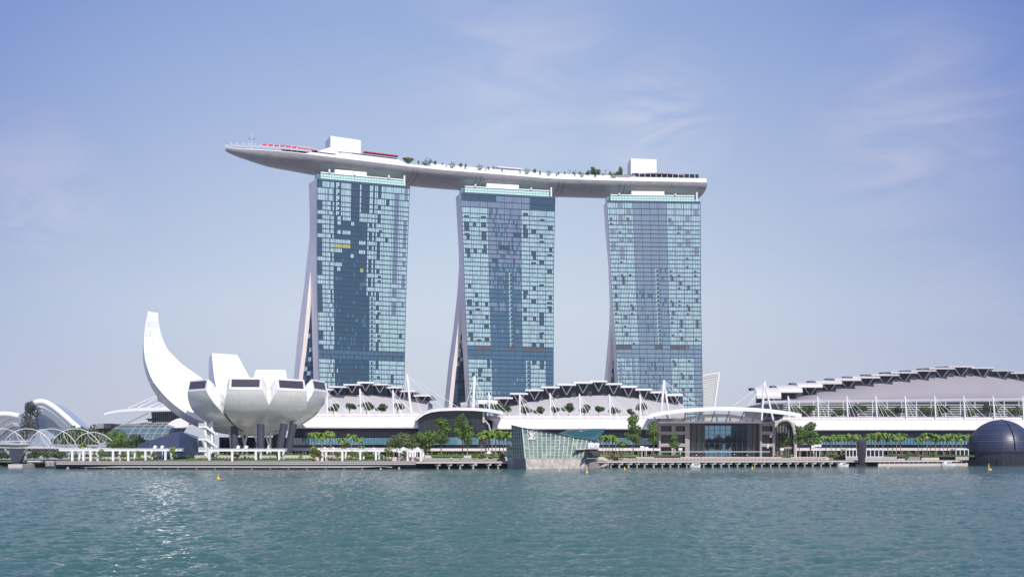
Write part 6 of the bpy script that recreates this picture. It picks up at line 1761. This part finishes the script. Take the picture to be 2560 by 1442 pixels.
for dx in (-29, 27):
    m = MB(); m.tube([PX(40, 1.4, 481), P(40 + dx, 1121, 479)], .38, 7); m.build('v_leg', grey_clad, hb)
m = MB(); a = PX(38, 0, 483); m.prism([PX(30, 1.2, 485), PX(48, 1.2, 485), P(60, 1122, 485), P(22, 1122, 485)], (0, 3, 0)); m.build('pier', dark_steel, hb)
m = MB(); m.prism([PX(21, -.6, 463), PX(55, -.6, 463), PX(56, 1.5, 463), PX(20, 1.5, 463)], (0, 20, 0)); m.build('pile_cap', pale_stone, hb)
# far green bank below the bridge
bk = MB(); bk.loft([[PX(x, -.3, 512 + (x % 3)) for x in range(-500, 241, 20)], [PX(x, 1.4 + .3 * math.sin(x), 522) for x in range(-500, 241, 20)], [PX(x, 3.2, 560) for x in range(-500, 241, 20)]])
structure(bk.build('bank', grass, loc=(-250, 530, 0)))
pl = MB(); pl.prism([PX(60, -.4, 506), PX(235, -.4, 440), PX(235, 4.0, 440), PX(60, 2.6, 506)], (0, 4, 0)); tag(pl.build('quay_wall', dark_steel), 'dark quay wall in the shade under the bridge end', 'wall')

# ------------------------------------------------------------------ ribbed glass conservatories far behind
def conserv(lab, ribs, d, glasspoly):
    root = thing('conservatory', lab, 'conservatory', PX(ribs[0][0][0][0], 2, d)); root['group'] = 'ribbed glass conservatories'
    for k, (pts, r_) in enumerate(ribs):
        m = MB(); n = len(pts); q = [P(x, y, d + k * 6) for x, y in pts]; out = []
        for i in range(n - 1):
            p0, p1, p2, p3 = q[max(0, i - 1)], q[i], q[i + 1], q[min(n - 1, i + 2)]
            for f in (0, .25, .5, .75): out.append(.5 * ((2 * p1) + (p2 - p0) * f + (2 * p0 - 5 * p1 + 4 * p2 - p3) * f * f + (3 * p1 - p0 - 3 * p2 + p3) * f ** 3))
        out.append(q[-1]); m.tube(out, r_, 8); o = m.build('rib', white, root); smooth_by_angle(o, 60)
    m = MB(); m.prism([P(x, y, d + 20) for x, y in glasspoly], (0, 30, 0)); m.build('glass_shell', shop_glass2, root)
shop_glass2 = mat('conservatory_glass', (0.34, 0.40, 0.48), 0.12, var=.15, scale=.05, ior=1.8)
conserv('bigger conservatory with white arched ribs right of the casuarina', [
    ([(80, 1012), (92, 1004.5), (104, 1003.5), (118, 1007), (140, 1021), (165, 1042), (185, 1060), (202, 1074)], 2.4),
    ([(84, 1013), (96, 1009), (112, 1012), (134, 1026), (158, 1047), (176, 1064), (190, 1078)], 1.6),
    ([(90, 1022), (104, 1020), (120, 1029), (144, 1048), (166, 1068), (180, 1082)], 1.6),
    ([(92, 1030), (106, 1029), (128, 1041), (150, 1060), (170, 1080)], 2.2),
    ([(92, 1045), (110, 1046), (134, 1058), (156, 1076), (166, 1086)], 3.4),
    ([(92, 1058), (112, 1060), (136, 1069), (155, 1084)], 3.4),
    ([(95, 1070), (116, 1074), (140, 1082), (150, 1090)], 3.0)], 900, [(88, 1110), (84, 1014), (100, 1005), (118, 1009), (140, 1023), (165, 1044), (200, 1076), (205, 1110)])
conserv('smaller conservatory with white curved ribs at the left edge', [
    ([(-40, 1050), (-20, 1038), (10, 1034.5), (30, 1036), (48, 1040)], 2.2),
    ([(-30, 1070), (-10, 1054), (15, 1042), (35, 1040), (50, 1043)], 2.2),
    ([(-15, 1080), (0, 1066), (18, 1054), (34, 1049), (48, 1050)], 2.0),
    ([(-8, 1090), (6, 1078), (20, 1066), (34, 1061)], 1.6)], 860, [(-60, 1110), (-40, 1052), (-20, 1040), (10, 1037), (46, 1042), (60, 1110)])
# brown flat roofed block and the winged theatre beside it
bb = thing('brown_block', 'flat roofed brown block with pale fascia behind the bright green tree', 'building', PX(290, 3, 560))
m = MB(); m.prism([PX(246, 3, 560), PX(330, 3, 560), P(330, 1068, 560), P(246, 1068, 560)], (0, 20, 0)); m.build('wall', mat('brick_brown', (0.16, 0.115, 0.12), .7, var=.15), bb)
m = MB(); m.prism([P(242, 1070, 557), P(278, 1070, 557), P(278, 1058, 557), P(243, 1058.5, 557)], (0, 24, 0)); m.prism([P(278.2, 1071, 558.5), P(345, 1071, 558.5), P(345, 1060, 558.5), P(278.2, 1059, 558.5)], (0, 22, 0)); m.build('roof_fascia', mauve_clad, bb)
m = MB()
for x in range(250, 330, 6): m.beam(PX(x, 3, 559.6), P(x, 1070, 559.6), .25, .3)
m.build('wall_rib', dark_steel, bb)
tw = thing('winged_theatre', 'glass theatre behind the horn petal with a long thin white wing roof', 'theatre', PX(420, 3, 545))
DT = 540.0
WT = [(260, 1031.5), (275, 1027.5), (300, 1023), (340, 1019.5), (380, 1018), (430, 1016.5), (480, 1017)]
m = MB(); m.slab([[P(x, y + 1.8 + (x - 260) * .020, DT - 6), P(x, y, DT - 2), P(x, y + .4, DT + 20)] for x, y in WT], .7); o = fixn(m.build('wing_roof', roof_white, tw)); smooth_by_angle(o, 40)
m = MB()
for x in range(320, 480, 4): m.beam(P(x, 1024.5, DT - 5.5), P(x + 2, 1022.5, DT + 18), .3, .5)
m.build('wing_fin', white, tw)
m = MB(); m.prism([P(380, 1056, DT), P(500, 1056, DT), P(500, 1026, DT), P(378, 1029, DT)], (0, 18, 0)); m.build('upper_storey', slate_glass, tw)
m = MB(); m.prism([P(366, 1052, DT - 1), P(388, 1052, DT - 1), P(388, 1045.5, DT - 1), P(366, 1045.5, DT - 1)], (0, 12, 0)); m.build('roof_box', dark_steel, tw)
m = MB()
for x in range(382, 460, 5): m.beam(P(x, 1055, DT - .3), P(x, 1029, DT - .3), .15, .15)
m.build('glazing_bar', grey_clad, tw)
m = MB(); rows = []
for f in np.linspace(0, 1, 9):
    a = f * math.pi / 2; rows.append([PX(x, 3 + (Zof(1056, DT) - 3) * math.sin(a), DT) + Vector((-14 * math.cos(a) * (1 if x < 345 else .3), -16 * math.cos(a), 0)) for x in range(340, 500, 10)])
m.loft(rows); m.build('glass_vault', mat('vault_glass', (0.10, 0.15, 0.17), .1, var=.6, scale=.5, ior=1.8), tw)
m = MB()
for r_ in rows[1:]: m.tube(r_, .16, 4)
for k in range(0, 16, 2): m.tube([r_[k] for r_ in rows], .14, 4)
m.build('vault_rib', grey_clad, tw)
m = MB(); m.slab([[P(411, 1067, DT - 24), P(419, 1060, DT - 20), P(428, 1053, DT - 14), P(440, 1047, DT - 6), P(456, 1043, DT)], [P(411, 1067, DT - 20), P(440, 1066, DT - 18), P(460, 1066, DT - 14), P(475, 1064, DT - 6), P(490, 1060, DT)]], .6); o = fixn(m.build('shell_roof', roof_white, tw)); smooth_by_angle(o, 40)
m = MB()
for (x, y, x2, y2) in ((407, 981, 320, 1020), (407, 986, 345, 1019), (413, 1000, 368, 1018), (420, 1008, 390, 1017), (430, 1015, 405, 1017), (372, 1031, 300, 1066)): m.tube([P(x, y, DT + 6), P(x2, y2, DT)], .16, 4)
m.build('stay_cable', white_metal, tw)
m = MB(); m.tube([P(455, 965, DT + 8), P(450, 1040, DT + 8)], .6, 7); m.build('mast_pole', white_metal, tw)
m = MB()
for k in range(17): m.beam(P(302 + k * 4.1, 1066 - k * .75, DT - 4), P(303 + k * 4.1, 1060.5 - k * .75, DT - 4), .35, .5)
m.build('step_louvre', white, tw)

# ------------------------------------------------------------------ people on the promenade
skin = mat('skin', (0.42, 0.26, 0.19), .6, var=0)
def person(lab, px, d, z, shirt, trousers, face=0.0, stride=.16):
    """one continuous body grown over a skeleton"""
    J = [(0, 0, .95), (0, 0, 1.18), (0, 0, 1.40), (0, 0, 1.50), (0, -.02, 1.62), (0, -.02, 1.72),
         (.19, 0, 1.40), (.25, .02, 1.14), (.27, -.08, .90), (.28, -.1, .80), (-.19, 0, 1.40), (-.25, .02, 1.14), (-.26, -.05, .90), (-.27, -.07, .80),
         (.10, 0, .90), (.11, -stride * .6, .50), (.11, -stride, .09), (.11, -stride - .14, .04), (-.10, 0, .90), (-.11, stride * .3, .50), (-.11, stride, .09), (-.11, stride - .14, .04)]
    E = [(0, 1), (1, 2), (2, 3), (3, 4), (4, 5), (2, 6), (6, 7), (7, 8), (8, 9), (2, 10), (10, 11), (11, 12), (12, 13), (0, 14), (14, 15), (15, 16), (16, 17), (0, 18), (18, 19), (19, 20), (20, 21)]
    rad = [.15, .14, .15, .06, .10, .08, .065, .05, .04, .035, .065, .05, .04, .035, .095, .065, .045, .035, .095, .065, .045, .035]
    me = bpy.data.meshes.new('body'); me.from_pydata(J, E, []); me.update()
    root = thing('person', lab, 'person', PX(px, z, d)); root.rotation_euler = (0, 0, face)
    o = bpy.data.objects.new('body', me); COL.objects.link(o); o.parent = root
    sk = o.modifiers.new('skin', 'SKIN'); sk.use_smooth_shade = True
    for v, r_ in zip(me.skin_vertices[0].data, rad): v.radius = (r_, r_ * .8)
    me.skin_vertices[0].data[0].use_root = True
    sb = o.modifiers.new('subsurf', 'SUBSURF'); sb.levels = 1; sb.render_levels = 1
    m = bpy.data.materials.new('clothing'); m.use_nodes = True; t = m.node_tree; b = t.nodes['Principled BSDF']
    tx = t.nodes.new('ShaderNodeTexCoord'); sp = t.nodes.new('ShaderNodeSeparateXYZ'); cr = t.nodes.new('ShaderNodeValToRGB')
    t.links.new(tx.outputs['Object'], sp.inputs[0]); mr = t.nodes.new('ShaderNodeMath'); mr.operation = 'DIVIDE'; mr.inputs[1].default_value = 1.8
    t.links.new(sp.outputs['Z'], mr.inputs[0]); t.links.new(mr.outputs[0], cr.inputs[0]); cr.color_ramp.interpolation = 'CONSTANT'
    cr.color_ramp.elements[0].color = (.03, .03, .03, 1); cr.color_ramp.elements[0].position = 0
    cr.color_ramp.elements[1].position = .06; cr.color_ramp.elements[1].color = (*trousers, 1)
    for pos, c in ((.53, shirt), (.815, (.42, .26, .19)), (.945, (.02, .015, .012))):
        e = cr.color_ramp.elements.new(pos); e.color = (*c, 1)
    t.links.new(cr.outputs[0], b.inputs['Base Color']); b.inputs['Roughness'].default_value = .75
    me.materials.append(m)
PEO = [(1741, 496, 'white', 'dark'), (1752, 500, 'red', 'dark'), (1836, 505, 'white', 'dark'), (1846, 505, 'dark', 'dark'), (1889, 512, 'blue', 'dark'), (1032, 430, 'red', 'blue'), (2033, 530, 'dark', 'dark'), (1218, 438, 'white', 'blue'), (500, 416, 'blue', 'dark'), (2247, 545, 'white', 'dark')]
MORE = [(1590, 482, 'blue', 'by the foot of the airy tree'), (1655, 488, 'white', 'on the boardwalk before the left stone corner of the arched pavilion'), (1700, 490, 'dark', 'beside the white headed lamp post before the arched pavilion'), (1795, 500, 'red', 'on the boardwalk before the middle of the arched pavilion'), (1811, 501, 'blue', 'right of the red shirted walker before the arched pavilion'), (1868, 508, 'white', 'before the right end of the arched pavilion glass'), (1925, 512, 'red', 'left of the vaulted porch on the boardwalk'), (1980, 516, 'white', 'before the vaulted porch'), (2070, 528, 'blue', 'under the first palm row'), (2300, 556, 'red', 'before the low terrace walls'), (2366, 560, 'dark', 'near the moored launch left of the dome'), (1150, 424, 'blue', 'on the stepped quay below the split crowned tree'), (1128, 423, 'white', 'on the stepped quay below the broad leafy tree'), (1244, 434, 'red', 'on the stepped quay nearest the glass island pavilion'), (760, 410, 'white', 'on the quay between the two right pergolas'), (360, 409, 'red', 'on the quay beneath the third climber'), (240, 410, 'white', 'on the quay under the first bays of the long left pergola')]
CLO = dict(white=(.75, .74, .72), red=(.5, .06, .05), dark=(.04, .04, .06), blue=(.08, .14, .32))
WHERE = ['on the boardwalk steps left of the arched pavilion entrance', 'standing close right of the walker on the boardwalk steps', 'before the dark glass of the arched pavilion', 'beside the walker before the arched pavilion glass', 'near the right stone corner of the arched pavilion', 'under the low rear pergola', 'at the lamp posts by the bigger bushy tree', 'on the stepped quay left of the glass island pavilion', 'on the quay before the navy faceted pavilion', 'under the palms right of the second frame kiosk']
for x_, d_, c_, w_ in MORE:
    PEO.append((x_, d_, c_, 'dark')); WHERE.append(w_)
for k, (x, d, a, b) in enumerate(PEO):
    person(f'person in {a} shirt {WHERE[k]}', x, d, 4.74 if x in (1836, 1846, 1889, 2033, 2247) else (4.35 if x > 1600 else 3.05), CLO[a], CLO[b], k * 1.3)

# ------------------------------------------------------------------ thin humid haze over the bay
hz_ = MB(); hz_.box((-1950, -60, -3.0), (2000, 2750, 262))
hm = bpy.data.materials.new('haze'); hm.use_nodes = True
t = hm.node_tree; t.nodes.remove(t.nodes['Principled BSDF'])
pv = t.nodes.new('ShaderNodeVolumePrincipled'); pv.inputs['Density'].default_value = HAZE
pv.inputs['Color'].default_value = (0.86, 0.90, 1.0, 1); pv.inputs['Anisotropy'].default_value = 0.2
t.links.new(pv.outputs[0], t.nodes['Material Output'].inputs['Volume'])
o = hz_.build('haze', hm); o['kind'] = 'stuff'
